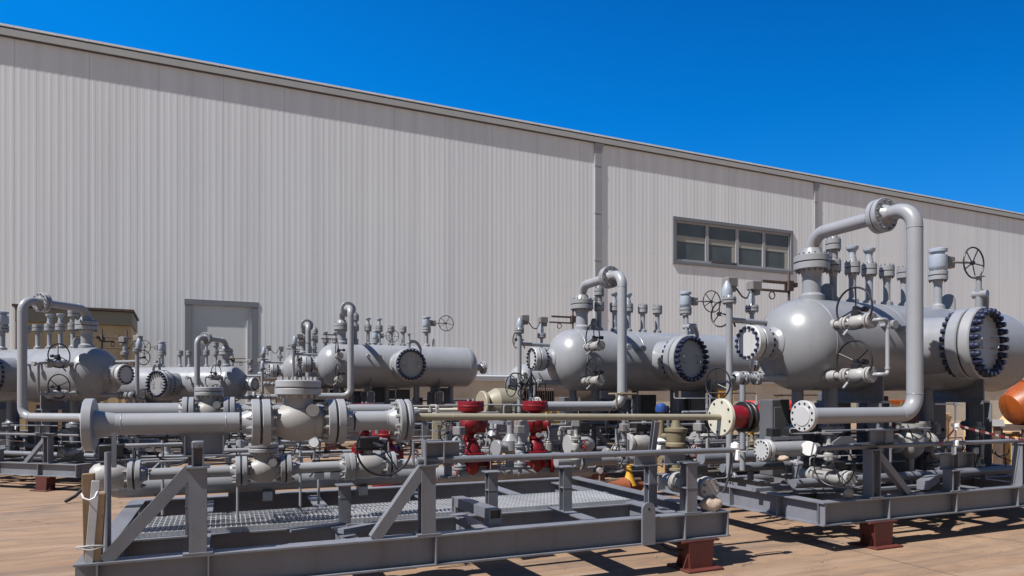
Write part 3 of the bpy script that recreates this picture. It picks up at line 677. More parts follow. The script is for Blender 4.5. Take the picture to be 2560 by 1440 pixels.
units = [
 ('largest grey pressure vessel at the right with the tall loop pipe nearest the camera', (7.325, 6.883), 1., 0, 1),
 ('grey pressure vessel behind the beige pipe, second from the right, blue studs on its manway', (6.731, 12.208), 1.018, 0, 1),
 ('broadside grey pressure vessel left of the red valves, its round manway facing straight out', (3.581, 22.757), 1.137, 0, 1),
 ('small grey pressure vessel half hidden behind the dome of the broadside vessel', (2.879, 27.651), 1.12, 0, 1),
 ('grey pressure vessel at the left edge whose loop pipe crosses the tan shed', (-2.509, 15.798), .887, 140.7, -1),
 ('far grey pressure vessel standing in front of the warehouse door', (.072, 21.709), .856, 144.7, -1)]
skl = ['near grey skid at the right whose lit left end shows', 'grey skid under the vessel behind the beige pipe', 'grey skid under the broadside vessel',
       'grey skid under the half hidden vessel', 'grey skid at the left edge above open concrete', 'grey skid under the vessel by the warehouse door']
ves = build_vessel(units[0][0]); skid = build_skid(skl[0])
stand = build_stand('red oxide steel stand under the near right skid, front left one')
for i, (lab, (u, w), s, r, mir) in enumerate(units):
    a = math.radians(r)
    if i:
        skip = ('bypass_pipe',) if i in (1, 2, 3) else ()
        dupt(ves, lab, (u, w, 0), a, (s, s*mir, s), skip); dupt(skid, skl[i], (u, w, 0), a, (s, s*mir, s))
    where = ['the near right skid', 'the beige-pipe vessel', 'the broadside vessel', 'the half hidden vessel', 'the left edge skid', 'the warehouse-door vessel'][i]
    for j, (x, y, nm) in enumerate(((-.5, -1.39, 'front one by dome'), (3.6, -1.39, 'front one at far end'), (-.5, 1.55, 'rear one by dome'), (3.6, 1.55, 'rear one at far end'))):
        if i in (2, 3, 5) and j > 1: continue
        y *= mir; p = V((u, w, 0))+Matrix.Rotation(a, 3, 'Z') @ V((x*s, y*s, 0))
        lb = 'red oxide stand under %s, %s' % (where, nm)
        if i == 0 and j == 0: stand.location = p; stand['label'] = lb
        else: dupt(stand, lb, p, a, (s, s, s))

# grit and small stones lying on the slab
rnd = random.Random(12); m = MB()
for i in range(420):
    u, w = rnd.uniform(-3.5, 9), rnd.uniform(3.4, 6.5)
    r = rnd.uniform(.003, .009) if rnd.random() < .93 else rnd.uniform(.012, .02)
    m.rev([(0, r*.9), (r*.5, r), (r*1.0, r*.5), (r*1.15, 0)], (u, w, 0), (rnd.uniform(-.3, .3), rnd.uniform(-.3, .3), 1), 6)
struct('gravel_grit', m, paint('grit_stone', (.2, .15, .11), .9, .3, .2), kind='stuff')

# ------------------------------------------------------------------ foreground skid
WF, UL, UR, WR = 5.49, -.94, 4.68, 8.54
def build_front_skid():
    t = thing('piping_skid', 'long low grey steel skid in the foreground with a grating walkway', 'skid frame', (0, 0, 0))
    zc, h = .4225, .255
    def beam(n, p0, p1, hh=h, b=.15, m=STEEL): return obj(n, MB().hb(p0, p1, hh, b, .014, .009), m, t)
    beam('beam', (UL, WF, zc), (UR, WF, zc)); beam('beam', (UL, WR, zc), (UR, WR, zc))
    beam('beam', (UL+.075, WF+.078, zc), (UL+.075, WR-.078, zc)); beam('beam', (UR-.08, WF+.078, zc), (UR-.08, WR-.078, zc))
    for u in (-.17, .98, 2.18, 3.28, 4.25): beam('cross_beam', (u, WF+.078, zc-.02), (u, 6.58, zc-.02), .21, .14)
    for u in (-.17, .98, 2.18, 3.28, 4.25): beam('cross_beam', (u, 7.58, zc-.02), (u, WR-.078, zc-.02), .21, .14)
    beam('walkway_beam', (UL+.16, 6.64, zc-.035), (UR-.17, 6.64, zc-.035), .17, .1); beam('walkway_beam', (UL+.16, 7.52, zc-.035), (UR-.17, 7.52, zc-.035), .17, .1)
    s = MB()
    for u in (UL+.14, -.1, 1.62, 4.13, UR-.03): s.box((u, WF-.042, zc), (.012, .066, .227)); s.box((u, WF+.042, zc), (.012, .066, .227))
    objs('stiffener', s, STEEL, t)
    # grating
    gr = MB(); a, b, z = UL+.17, 4.3, .497; n = int((b-a)/.044)
    for i in range(n+1): gr.box((a+.044*i, 7.07, z), (.006, .86, .036))
    for y in (6.645, 7.495): gr.box(((a+b)/2, y, z), (b-a+.01, .008, .04))
    for i in range(9): gr.box(((a+b)/2, 6.70+.09*i, z+.0145), (b-a, .008, .008))
    obj('grating', gr, GALV, t, smooth=False)
    for (u, zt) in ((-.17, 1.175), (1.56, 1.12), (4.22, 1.04)):
        p = MB().hb((u, WF, .552), (u, WF, zt), .12, .12, .010, .008, (0, 1, 0)); p.box((u, WF, .558), (.2, .15, .012)); p.box((u, WF, zt+.006), (.16, .16, .012))
        if u > 4: p.box((u, WF, .8), (.128, .128, .01))
        obj('post', p, STEEL, t)
    for (u, w, zt) in ((2.50, 6.42, .93), (3.28, 6.30, .96), (4.25, 6.18, .95), (1.05, 6.5, .86), (-.25, 6.5, 1.0)):
        p = MB().hb((u, w, .505), (u, w, zt), .1, .1, .009, .007, (0, 1, 0)); p.box((u, w, zt+.005), (.16, .16, .01)); p.box((u, w, .75), (.105, .105, .009)); obj('post', p, STEEL, t)
    for (p0, p1) in (((-.76, .55), (-.22, 1.165)), ((1.12, .55), (1.52, 1.10))):
        d = V((p1[0]-p0[0], 0, p1[1]-p0[1])); nrm = V((-d.z, 0, d.x)).normalized()*.045
        o0 = V((p0[0], WF-.05, p0[1])); q = MB()
        q.add([o0-nrm, o0-nrm+d, o0+nrm+d, o0+nrm]+[p+V((0, .012, 0)) for p in (o0-nrm, o0-nrm+d, o0+nrm+d, o0+nrm)], [(0, 1, 2, 3), (7, 6, 5, 4), (0, 4, 5, 1), (1, 5, 6, 2), (2, 6, 7, 3), (3, 7, 4, 0)])
        k = nrm*.86; q.add([o0+k+V((0, .012, 0)), o0+k+d+V((0, .012, 0)), o0+nrm+d+V((0, .012, 0)), o0+nrm+V((0, .012, 0))]+[p+V((0, .09, 0)) for p in (o0+k, o0+k+d, o0+nrm+d, o0+nrm)],
                           [(0, 3, 2, 1), (4, 5, 6, 7), (0, 1, 5, 4), (2, 3, 7, 6), (0, 4, 7, 3), (1, 2, 6, 5)])
        obj('diagonal_brace', q, STEEL, t)
    obj('handrail', MB().tube([(1.48, WF, 1.165), (4.78, WF, 1.150)], .0285, 16), STEEL, t)
    k = MB().box((-.17, WF-.02, 1.345), (.085, .07, .055), ch=.008); k.box((-.205, WF-.02, 1.25), (.012, .07, .14)); k.box((-.135, WF-.02, 1.25), (.012, .07, .14)); k.box((-.17, WF+.02, 1.25), (.06, .01, .14)); k.cyl((-.17, WF-.065, 1.345), (-.17, WF-.04, 1.345), .013, 10)
    obj('pipe_guide', k, STEEL, t)
    k = MB().hb((1.54, WF+.03, 1.225), (1.86, WF+.05, 1.225), .18, .13, .01, .008); k.box((1.7, WF-.015, 1.225), (.008, .05, .16)); k.box((1.535, WF, 1.23), (.012, .13, .2)); k.cyl((1.45, WF+.02, 1.13), (1.45, WF+.02, 1.32), .012, 8); objs('pipe_shoe', k, STEEL, t)
    for u in (3.98, 4.35):
        k = MB().hb((u-.12, 5.9, 1.06), (u+.14, 5.9, 1.06), .15, .12, .01, .008); objs('pipe_shoe', k, STEEL, t)
    pts = [(-.072, 0), (.072, 0)]+[(.072*math.cos(a), .33+.072*math.sin(a)) for a in [PI*i/14 for i in range(15)]]
    lg = MB().ext(pts, (3.69, WF-.078, .296), (1, 0, 0), (0, 0, 1), (0, -1, 0), .022); lg.mat(1).cyl((3.69, WF-.0995, .635), (3.69, WF-.102, .635), .012, 14)
    obj('lifting_lug', lg, [STEEL, BLACK], t)
    b = MB().box((.3, 8.3, .60), (.5, .08, .1)); b.box((.75, 6.1, .562), (.5, .09, .02), rz=.3); b.box((1.1, 5.9, .57), (.45, .08, .04), rz=.5); objs('loose_angle', b, STEEL, t)
    return t
build_front_skid()

def check_valve(mb_parts, t, u, w, z, s=1., fu=(.21, .815)):
    """swing check valve body lying along U, centre (u,w,z)"""
    X = (1, 0, 0); c = V((u, w, z)); hl = .225*s
    b = MB().rev([(-hl, .10*s), (-hl*.75, .115*s), (-hl*.4, .155*s), (0, .168*s), (hl*.35, .16*s), (hl*.6, .13*s), (hl*.8, .135*s), (hl, .10*s)], c, X, 40)
    b.rev([(-.05*s, .15*s), (.05*s, .145*s), (.12*s, .118*s), (.20*s, .118*s), (.232*s, .15*s)], c, (0, 0, 1), 36)
    b.cyl(c+V((.1*s, -.12*s, .10*s)), c+V((.1*s, -.175*s, .10*s)), .052*s, 24)
    bo = obj('valve_body', b, CAST, t)
    bn = MB().disc(c, (0, 0, 1), .228*s, .282*s, .186*s, .006, 48); bn.disc(c, (0, 0, 1), .288*s, .35*s, .186*s, .008, 48)
    bn.mat(1).disc(c, (0, 0, 1), .282*s, .288*s, .178*s, .001, 48)
    bn.mat(2).bolts(c, (0, 0, 1), .152*s, 14, .017*s, .35*s, .378*s); bn.bolts(c, (0, 0, 1), .152*s, 14, .016*s, .20*s, .23*s)
    obj('bonnet', bn, [SPOOL, GASK, CAST], bo); return bo

def build_big_spool():
    X = (1, 0, 0); w, z, r = 6.0, 1.482, .084
    t = thing('pipe_spool', 'nearest thick light grey pipe spool with a flanged check valve in its middle', 'pipe spool', (0, 0, 0))
    p = MB().tube([(-.80, w, z), (.12, w, z)], r, 40)
    p.rev([(-.896, .112), (-.86, .104), (-.81, .092), (-.76, .0845)], (0, w, z), X, 40); p.torus((-.72, w, z), X, r, .003); p.torus((.02, w, z), X, r, .003)
    obj('pipe', p, SPOOL, t)
    f = MB().disc((0, w, z), X, -.965, -.897, .199, .006, 56); obj('end_flange', f, SPOOL, t)
    for u in (.285, .888):
        obj('flange', MB().flange((u, w, z), X, .193, r, .066, 12, .016, br=.019), [SPOOL, GASK, CAST], t)
    check_valve(None, t, .583, w, z)
    p = MB().tube([(1.05, w, z), (1.36, w, z)], r, 40); p.rev([(1.33, .0845), (1.38, .10), (1.42, .135)], (0, w, z), X, 40); p.torus((1.33, w, z), X, r, .004); obj('pipe', p, SPOOL, t)
    f = MB().disc((0, w, z), X, 1.42, 1.482, .19, .012, 56); f.disc((0, w, z), X, 1.486, 1.55, .19, .02, 56); f.mat(1).disc((0, w, z), X, 1.482, 1.486, .183, .001, 48)
    f.mat(2).bolts((0, w, z), X, .155, 12, .018, 1.385, 1.42); obj('end_flange', f, [SPOOL, GASK, CAST], t)
    s = MB().ext([(-.19, 0), (.19, 0), (.13, -.20), (-.13, -.20)], (-.14, w-.02, z-r+.03), (1, 0, 0), (0, 0, 1), (0, 1, 0), .02)
    for u in (-.28, 0): s.box((u, w, z-r-.09), (.012, .16, .15))
    s.box((-.14, w, z-r-.172), (.32, .18, .012)); s.hb((-.21, w, .515), (-.21, w, z-r-.178), .1, .1, .009, .007, (1, 0, 0)); objs('saddle', s, STEEL, t)
build_big_spool()
def build_rear_spool():
    X = (1, 0, 0); w, z, r = 8.2, 1.525, .10
    t = thing('pipe_spool', 'second thick grey pipe spool behind the nearest one, its smaller check valve nearer the left', 'pipe spool', (0, 0, 0))
    obj('pipe', MB().tube([(-1.28, w, z), (-.42, w, z)], r, 32), PIPE, t); obj('pipe', MB().tube([(.14, w, z), (1.9, w, z)], .075, 32), PIPE, t)
    for u in (-.35, .06): obj('flange', MB().flange((u, w, z), X, .165, .09, .05, 12, .014, br=.015), [PIPE, GASK, CAST], t)
    check_valve(None, t, -.145, w, z, .78)
    s = MB()
    for u in (-1.0, .8): s.box((u, w, z-.13), (.14, .16, .1)); s.hb((u, w, .552), (u, w, z-.18), .1, .1, .009, .007)
    objs('support_leg', s, STEEL, t)
build_rear_spool()
def ball_valve(t, u, w, z, s=1., box=True, disc=True):
    X = (1, 0, 0); c = V((u, w, z))
    b = MB().rev([(-.17*s, .07*s), (-.14*s, .105*s), (-.08*s, .125*s), (.06*s, .125*s), (.12*s, .10*s), (.17*s, .065*s)], c, X, 32); b.cyl(c+V((0, 0, .1*s)), c+V((0, 0, .17*s)), .045*s, 16)
    if disc: b.disc(c, X, -.2*s, -.15*s, .13*s)
    bo = obj('valve_body', b, CAST, t)
    if box:
        g = MB().box(c+V((0, 0, .225*s)), (.2*s, .13*s, .12*s), ch=.008); g.cyl(c+V((.1*s, 0, .22*s)), c+V((.16*s, 0, .22*s)), .03*s, 12); g.box(c+V((0, 0, .158*s)), (.23*s, .15*s, .012)); obj('gearbox', g, BLACK, bo)
    return bo
def build_lower_spool():
    X = (1, 0, 0); w, z, r = 6.75, 1.012, .052
    t = thing('pipe_spool', 'thin light grey pipe spool below the nearest thick one, carrying three small valves', 'pipe spool', (0, 0, 0))
    fm = [SPOOL, GASK, CAST]
    for a, b in ((-.6, .08), (.62, 1.05), (1.62, 1.95)): obj('pipe', MB().tube([(a, w, z), (b, w, z)], r, 28), SPOOL, t)
    for u in (-.71, .152, .54, 1.13, 1.53): obj('flange', MB().flange((u, w, z), X, .133, r, .042, 8, .016, br=.015), fm, t)
    check_valve(None, t, .347, w, z, .72)
    ball_valve(t, -.885, w, z, .95, disc=False); bv = ball_valve(t, 1.32, w, z, 1.0)
    h = MB().wheel((1.39, w-.42, 1.215), (0, -1, 0), .258, .0105, 3, .03, 2.1); h.cyl((1.39, w-.42, 1.215), (1.36, w-.08, 1.235), .016, 10); objs('handwheel', h, BLACK, bv)
    s = MB()
    for u in (-.3, .85, 1.0): s.box((u, w, z-.08), (.08, .1, .06)); s.hb((u, w, .518), (u, w, z-.11), .07, .07, .007, .006)
    objs('support_leg', s, STEEL, t)
    small_bore(t, 21, 16, (-.75, 6.85, 1.0), (1.6, 7.5, 1.4), (PIPE, SPOOL, STEEL, BLACK), 3, 12)
    d = MB().cyl((.12, w-.04, .55), (.12, w-.04, z-.05), .012, 8); obj('drain_pipe', d, SPOOL, t)
build_lower_spool()
def build_header():
    w, z = 8.05, .76
    t = thing('header_pipe', 'thick plain grey header pipe lying low behind the walkway grating', 'pipe', (0, 0, 0))
    p = MB().tube([(-.98, w, z), (2.25, w, z)], .115, 32); p.torus((.2, w, z), (1, 0, 0), .115, .004); p.torus((1.2, w, z), (1, 0, 0), .115, .004); obj('pipe', p, PIPE, t)
    e = MB().rev([(-.98, .115), (-1.05, .1), (-1.09, .05), (-1.1, 0)], (0, w, z), (1, 0, 0), 32); e.rev([(2.25, .115), (2.32, .1), (2.36, .05), (2.37, 0)], (0, w, z), (1, 0, 0), 32); obj('end_cap', e, PIPE, t)
    s = MB()
    for u in (-.6, .45, 1.5): s.box((u, w, .60), (.1, .2, .11))
    objs('saddle', s, STEEL, t)
    b = MB()
    for u in (-.55, .05, .8, 1.75): b.cyl((u, w, z+.1), (u, w, z+.42), .035, 14); b.flange((u, w, z+.3), (0, 0, 1), .075, .035, .025, 8, br=.009)
    objs('branch_pipe', b, FL, t)
build_header()
# thin rails and impulse lines behind the spools
for k, (w, z, u0, u1, lab) in enumerate(((7.5, 1.22, -1.0, 1.1, 'upper of two thin grey tubes running behind the lower spool'), (7.6, 1.09, -.75, 1.3, 'lower of two thin grey tubes running behind the lower spool'))):
    t = thing('impulse_tube', lab, 'tube', (0, 0, 0), 0, 'thin tubes behind the spools')
    obj('tube', MB().tube([(u0, w, z), (u1, w, z)], .02, 12), SPOOL, t); s = MB()
    for u in (u0+.45, u1-.35):
        s.cyl((u, w, .53), (u, w, z+.08), .014, 8); s.tube([(u, w, z-.15), (u-.12, w-.1, z-.27)], .01, 8)
    objs('bracket', s, SPOOL, t)

def build_beige_pipe():
    X = (1, 0, 0); w, z = 6.0, 1.497
    t = thing('beige_pipe', 'thin beige pipe spanning from the grey spool to a round cream flange', 'pipe', (0, 0, 0))
    p = MB().tube([(1.552, w, z+.015), (5.03, w, z-.03)], .0335, 24)
    for u in (1.95, 2.9, 3.9): p.torus((u, w, z+.015-.045*(u-1.55)/3.48), X, .0335, .003, 24, 6)
    obj('pipe', p, BEIGE, t)
    f = MB().disc((0, w, z-.03), X, 5.03, 5.075, .205, .005, 56); f.mat(1).bolts((0, w, z-.03), X, .168, 8, .0135, 5.024, 5.034, 10, .3); obj('cream_flange', f, [CREAM, BLACK], t)
    r = MB().tube([(5.076, w, z-.03), (5.33, w, z-.03)], .128, 32); obj('red_stub', r, RED, t)
    r = MB().disc((0, w, z-.03), X, 5.332, 5.35, .172); r.disc((0, w, z-.03), X, 5.40, 5.45, .172, .01); r.mat(1).disc((0, w, z-.03), X, 5.35, 5.40, .12); obj('end_ring', r, [BLACK, YELLOW], t)
    s = MB().hb((2.50, 6.42, .96), (2.50, 6.42, 1.32), .06, .06, .006, .006); s.box((2.50, 6.2, 1.44), (.05, .5, .03)); s.hb((2.5, 6.42, 1.3), (2.5, 6.42, 1.44), .05, .05, .006, .006)
    s.hb((4.25, 6.18, .965), (4.25, 6.08, 1.43), .06, .06, .006, .006); s.hb((5.2, 6.0, 0), (5.2, 6.0, 1.335), .1, .1, .009, .007); objs('support_leg', s, STEEL, t)
build_beige_pipe()

def flanged_valve(label, loc, ax, r, L, rz=0, wheel=None, box=False, nb=8, name='flanged_valve', mats=None):
    """valve whose blind end faces -ax; built along local -y"""
    t = thing(name, label, 'valve', loc, rz); Y = (0, -1, 0); o = (0, 0, 0)
    fm = mats or [CAST, GASK, BOLT]
    b = MB().rev([(-L, r*.62), (-.16, r*.66), (-.13, r*.85), (-.04, r*.9), (.0, r*.7), (.03, r*.62)], o, Y, 32); b.disc(o, Y, -L*.75, -L*.68, r); b.disc(o, Y, -L*.67, -L*.6, r)
    b.rev([(r*.5, r*.4), (r*1.25, r*.36)], (0, .09, 0), (0, 0, 1), 16, True); bo = obj('valve_body', b, fm[0], t)
    f = MB().disc(o, Y, .03, .065, r, .004, 40); f.disc(o, Y, .075, .12, r, .008, 40); f.mat(1).disc(o, Y, .065, .075, r*.94, .001, 40)
    f.mat(2).bolts(o, Y, r*.8, nb, r*.11, .12, .142); f.bolts(o, Y, r*.8, nb, r*.11, .005, .03); obj('blind_flange', f, fm, t)
    if box:
        g = MB().box((0, .1, r*1.5), (.2, .12, .09), ch=.008); g.box((0, .1, r*1.22), (.26, .16, .012)); obj('gearbox', g, BLACK, t)
    if wheel:
        p, wx, R = wheel; h = MB().wheel(p, wx, R, .008, 3, .02, .9); h.cyl(p, (0, .1, r*1.5), .013, 8); objs('handwheel', h, BLACK, t)
    return t
flanged_valve('small grey valve with blind flange above the right end of the foreground skid', (4.50, 5.62, .775), 0, .112, .62, wheel=None, box=True)
flanged_valve('shiny small valve on the near right skid behind its post, blind flange facing out', (6.60, 5.75, .745), 0, .098, .6, wheel=((-.20, -.05, .16), (1, .25, 0), .235), box=True)
v = flanged_valve('valve lying on the left edge skid between its brace and the foreground spool', (0, 0, 0), 0, .098, .6, wheel=((-.20, -.05, .16), (1, .25, 0), .235), box=True)
s, a = .887, math.radians(140.7); p = V((-2.509, 15.798, 0))+Matrix.Rotation(a, 3, 'Z') @ V((-.72*s, 1.13*s, 0))
v.location = (p.x, p.y, .745*s); v.rotation_euler = (0, 0, a); v.scale = (s, -s, s)

def build_drum_strainer():
    X = (1, 0, 0); w, z = 6.3, 1.055
    t = thing('strainer', 'dark grey horizontal strainer barrel with a white bolted end plate by the cream flange', 'strainer', (0, 0, 0))
    b = MB().tube([(6.02, w, z), (6.62, w, z)], .094, 32); b.rev([(6.62, .094), (6.7, .07), (6.8, .06)], (0, w, z), X, 24); obj('barrel', b, PIPE, t)
    f = MB().disc((0, w, z), X, 5.90, 5.945, .126, .004, 40); f.disc((0, w, z), X, 5.96, 6.01, .126, .004, 40); f.mat(1).disc((0, w, z), X, 5.945, 5.96, .115, .001); f.bolts((0, w, z), X, .104, 14, .0105, 5.893, 5.90, 8); obj('end_plate', f, [LIGHT, BLACK], t)
    c = MB().disc((6.52, w-.13, z+.01), (-.75, -.66, 0), 0, .02, .088, .004); obj('white_cap', c, WHITE, t)
    s = MB().hb((6.02, w, .55), (6.02, w, .90), .1, .1, .008, .007); s.box((6.02, w, .91), (.22, .18, .014)); s.hb((6.5, w, .55), (6.5, w, .95), .1, .1, .008, .007); s.box((6.3, w+.05, 1.19), (.5, .1, .04)); objs('support_leg', s, STEEL, t)
    k = MB()
    for u in (6.15, 6.42): k.box((u, w+.06, 1.26), (.15, .1, .1), ch=.008)
    objs('switch_box', k, BLACK, t)
build_drum_strainer()
def blob(name, label, cat, loc, d, mat, seed, amp=.2):
    """sagging cloth or wad: a noisy squashed ball"""
    rnd = random.Random(seed); m = MB(); nu, nv = 20, 12
    ph = [rnd.uniform(0, 6) for _ in range(6)]
    pr = []
    vs = []; fs = []
    for j in range(nv+1):
        for i in range(nu):
            th = PI*j/nv; f = 2*PI*i/nu
            k = 1+amp*(math.sin(3*f+ph[0]+2*th)*.5+math.sin(5*f+ph[1]-3*th)*.35+math.sin(8*f+ph[2]+5*th)*.25)
            vs.append((d[0]*k*math.sin(th)*math.cos(f), d[1]*k*math.sin(th)*math.sin(f), max(-d[2]*.9, d[2]*k*math.cos(th))))
    for j in range(nv):
        for i in range(nu): fs.append((j*nu+i, (j+1)*nu+i, (j+1)*nu+(i+1) % nu, j*nu+(i+1) % nu))
    o = obj(name, m.add(vs, fs), mat, None, 70); o.location = loc; return tag(o, label, cat)
blob('rag', 'dusty beige rag stuffed under the valve at the foreground skid end', 'rag', (4.50, 5.50, .615), (.12, .08, .075), CLOTH, 3)
blob('rag', 'pale rag bundled under the white bolted end plate of the strainer', 'rag', (6.13, 6.19, .955), (.09, .06, .035), CLOTH, 5)
blob('rag', 'pale rag wadded on the near right skid beam below the shiny valve', 'rag', (6.47, 5.56, .60), (.06, .05, .055), CLOTH, 9)

# left end: timber packing and straps
t = thing('timber_packing', 'weathered timber packing strapped upright to the left end of the foreground skid', 'timber', (0, 0, 0))
for (u, w, wd, dp, z1, lean) in ((-.86, 5.52, .075, .05, 1.16, -.02), (-.80, 5.50, .06, .05, 1.02, .05)):
    m = MB().box((u, w, (.552+z1)/2), (wd, dp, z1-.552), ry=lean, ch=.003); objs('plank', m, WOOD, t)
m = MB().box((-.833, 5.452, .83), (.05, .012, .57), ry=.075, ch=.002); obj('metal_strip', m, GALV, t)
m = MB().tube([(-.93, 5.46, .66), (-.85, 5.435, .67), (-.76, 5.46, .66)], .006, 8); m.tube([(-.93, 5.46, .655), (-.84, 5.43, .64), (-.76, 5.46, .655)], .005, 8); objs('lower_strap', m, WOODG, t)
m = MB().tube([(-.895, 5.45, 1.03), (-.88, 5.43, 1.0), (-.845, 5.425, .985), (-.815, 5.43, 1.0), (-.80, 5.45, 1.04)], .006, 8, bend=.015); obj('upper_strap', m, WHITE, t)
m = MB().hb((-.93, 5.53, .552), (-.93, 5.53, 1.22), .08, .08, .008, .007); m.box((-.74, 5.75, 1.3), (.03, .03, .25)); m.cyl((-.76, 5.6, .6), (-.76, 5.6, 1.3), .022, 10); obj('upright_channel', m, STEEL, t)
t = thing('box_tube', 'grey square box tube lying across the foreground skid, open end out', 'steel tube', (2.21, 5.62, .655), math.radians(4))
m = MB().ext([(-.06, -.045), (.06, -.045), (.06, .045), (-.06, .045)], (0, .85, 0), (1, 0, 0), (0, 0, 1), (0, -1, 0), .835)
m.mat(1).box((0, -.012, 0), (.1, .012, .07)); m.mat(0)
for (cx, cz, dx, dz) in ((-.055, 0, .01, .09), (.055, 0, .01, .09), (0, .04, .1, .01), (0, -.04, .1, .01)): m.box((cx, -.01, cz), (dx, .05, dz))
obj('tube', m, [STEEL, BLACK], t); m = MB().box((0, .02, -.075), (.12, .1, .055)); m.box((0, .8, -.075), (.12, .1, .055)); objs('packer', m, STEEL, t)
t = thing('box_tube', 'grey square box tube lying on the near right skid behind the brace', 'steel tube', (8.2, 5.85, .625), math.radians(-62))
m = MB().ext([(-.06, -.055), (.06, -.055), (.06, .055), (-.06, .055)], (0, -.5, 0), (1, 0, 0), (0, 0, 1), (0, 1, 0), 1.0); obj('tube', m, STEEL, t)
m = MB().box((0, .505, 0), (.1, .012, .09)); obj('end_opening', m, BLACK, t)

# hoses
for pts, lab in (([(-2.06, 12.9, .24), (-2.18, 12.75, .10), (-2.3, 12.65, .03)], 'black hose end hanging under the left edge skid, left one'), ([(-2.06, 12.9, .24), (-1.88, 12.7, .10), (-1.76, 12.6, .04)], 'black hose end hanging under the left edge skid, right one')):
    tag(obj('hose', MB().tube(pts, .026, 10, bend=.1), RUBBER), lab, 'hose', 'black hose ends')
tag(obj('cable', MB().tube([(3.95, 5.7, .3), (4.0, 5.55, .2), (4.15, 5.5, .17), (4.3, 5.6, .26)], .013, 8, bend=.12), RUBBER), 'black cable looping below the foreground skid beside the red stand', 'cable')
tag(obj('cable', MB().tube([(4.80, 5.55, 1.13), (4.82, 5.58, 1.0), (4.81, 5.6, .85), (4.74, 5.6, .70)], .012, 8, bend=.1), RUBBER), 'black cable hanging from the end of the foreground handrail', 'cable')
m = MB().rev([(-.03, .03), (0, .045), (.04, .04), (.06, 0)], (4.80, 5.49, 1.175), (0, 0, 1), 14); m.box((4.81, 5.47, 1.10), (.05, .05, .12), ch=.012)
tag(obj('clamp', m, WHITE), 'white clamp on the free end of the foreground handrail', 'clamp')
for (p, lab) in (((-.5, WF, 0), 'red oxide steel stand under the left part of the foreground skid'), ((4.3, WF, 0), 'red oxide steel stand under the right end of the foreground skid'), ((-.5, WR, 0), 'red oxide steel stand under the rear left of the foreground skid'), ((4.3, WR, 0), 'red oxide steel stand under the rear right of the foreground skid')):
    dupt(stand, lab, p)

# ------------------------------------------------------------------ yard equipment between the skids
FOC, HY, HC, TH = 1700., 990., 1.7, math.radians(67)
def at(px, py, w):
    """point of the vertical plane y = w seen at photograph pixel px, py"""
    t = (px-1280)/FOC; d = w/(math.sin(TH)-math.cos(TH)*t)
    return V((d*(math.cos(TH)+math.sin(TH)*t), w, HC-(py-HY)/FOC*d))
def red_valve(label, loc, s=1., rz=0):
    t = thing('control_valve', label, 'control valve', loc, rz, 'red control valves'); t.scale = (s, s, s)
    Z = (0, 0, 1)
    b = MB().rev([(-.06, .10), (.0, .13), (.10, .15), (.19, .13), (.21, .11)], (0, 0, 0), Z, 32, True)
    b.tube([(-.26, 0, .08), (.28, .04, .08)], .10, 24)
    b.rev([(.20, .225), (.285, .225), (.29, .215), (.292, .17), (.34, .165), (.42, .13), (.49, .10), (.50, .13), (.53, .13), (.54, .085), (.58, .085), (.62, .12), (.67, .165), (.74, .19), (.81, .185), (.87, .15), (.90, .105), (.94, .09)], (0, 0, 0), Z, 40)
    b.rev([(.195, .1), (.20, .225)], (0, 0, 0), Z, 40); b.bolts((0, 0, 0), Z, .195, 12, .014, .285, .31)
    b.tube([(0, 0, .74), (.22, -.07, .74)], .125, 24); b.rev([(.2, .13), (.235, .13), (.25, .10), (.26, 0)], (0, 0, .74), (.953, -.303, 0), 28)
    b.box((-.12, -.08, .70), (.12, .1, .16), ch=.02); b.tube([(-.15, -.1, .62), (-.19, -.12, .5), (-.14, -.14, .4)], .022, 10, bend=.05); obj('valve_body', b, RED, t)
    f = MB()
    for x in (-.26, .28): f.disc((x, 0, .08), (1, 0, 0), -.03, .03, .16)
    objs('end_flange', f, RED, t)
    c = MB().rev([(.92, .06), (.95, .16), (.965, .205), (.985, .215), (1.03, .215), (1.038, .223), (1.052, .223), (1.06, .215), (1.11, .212), (1.125, .19), (1.13, .08), (1.13, 0)], (0, 0, 0), Z, 48)
    c.bolts((0, 0, 0), Z, .2, 18, .011, 1.11, 1.132); ca = obj('diaphragm_case', c, RED, t)
    y = MB()
    for a in (.8, 3.9): y.box((.12*math.cos(a), .12*math.sin(a), .90), (.035, .035, .14))
    obj('yoke', y, RED, t)
    m = MB().cyl((.05, 0, 1.13), (.05, 0, 1.17), .02, 10); m.cyl((-.03, .03, 1.13), (-.03, .03, 1.165), .02, 10); m.tube([(.14, -.15, .9), (.2, -.2, .6), (.16, -.19, .32)], .009, 6, bend=.05); m.cyl((.02, -.16, .56), (.02, -.2, .56), .04, 14); objs('fitting', m, CAST, t)
    return t
rv = red_valve('red control valve left of the motor under the beige pipe, grey gauge at its right', (3.69, 10.4, .49), 1.0, .1)
p = at(1338, 1180, 10.4); rv2 = dupt(rv, 'red control valve beside the end of a grey loop pipe, lit yellow disc behind', (p.x, 10.4, .49), -.25, (1, 1, 1))
p = at(966, 1100, 9.5); dupt(rv, 'red control valve half hidden behind the big spool, just left of its right end flange', (p.x, 9.5, .22), .5, (.9, .9, .9))
p = at(912, 1003, 15.); dupt(rv, 'far red control valve whose cap shows above the big spool', (p.x, 15., .35), .5, (1.05, 1.05, 1.05))
p = at(1245, 1180, 10.4)
t = thing('header_pipe', 'low thick grey header pipe carrying the two red control valves', 'pipe', (0, 0, 0))
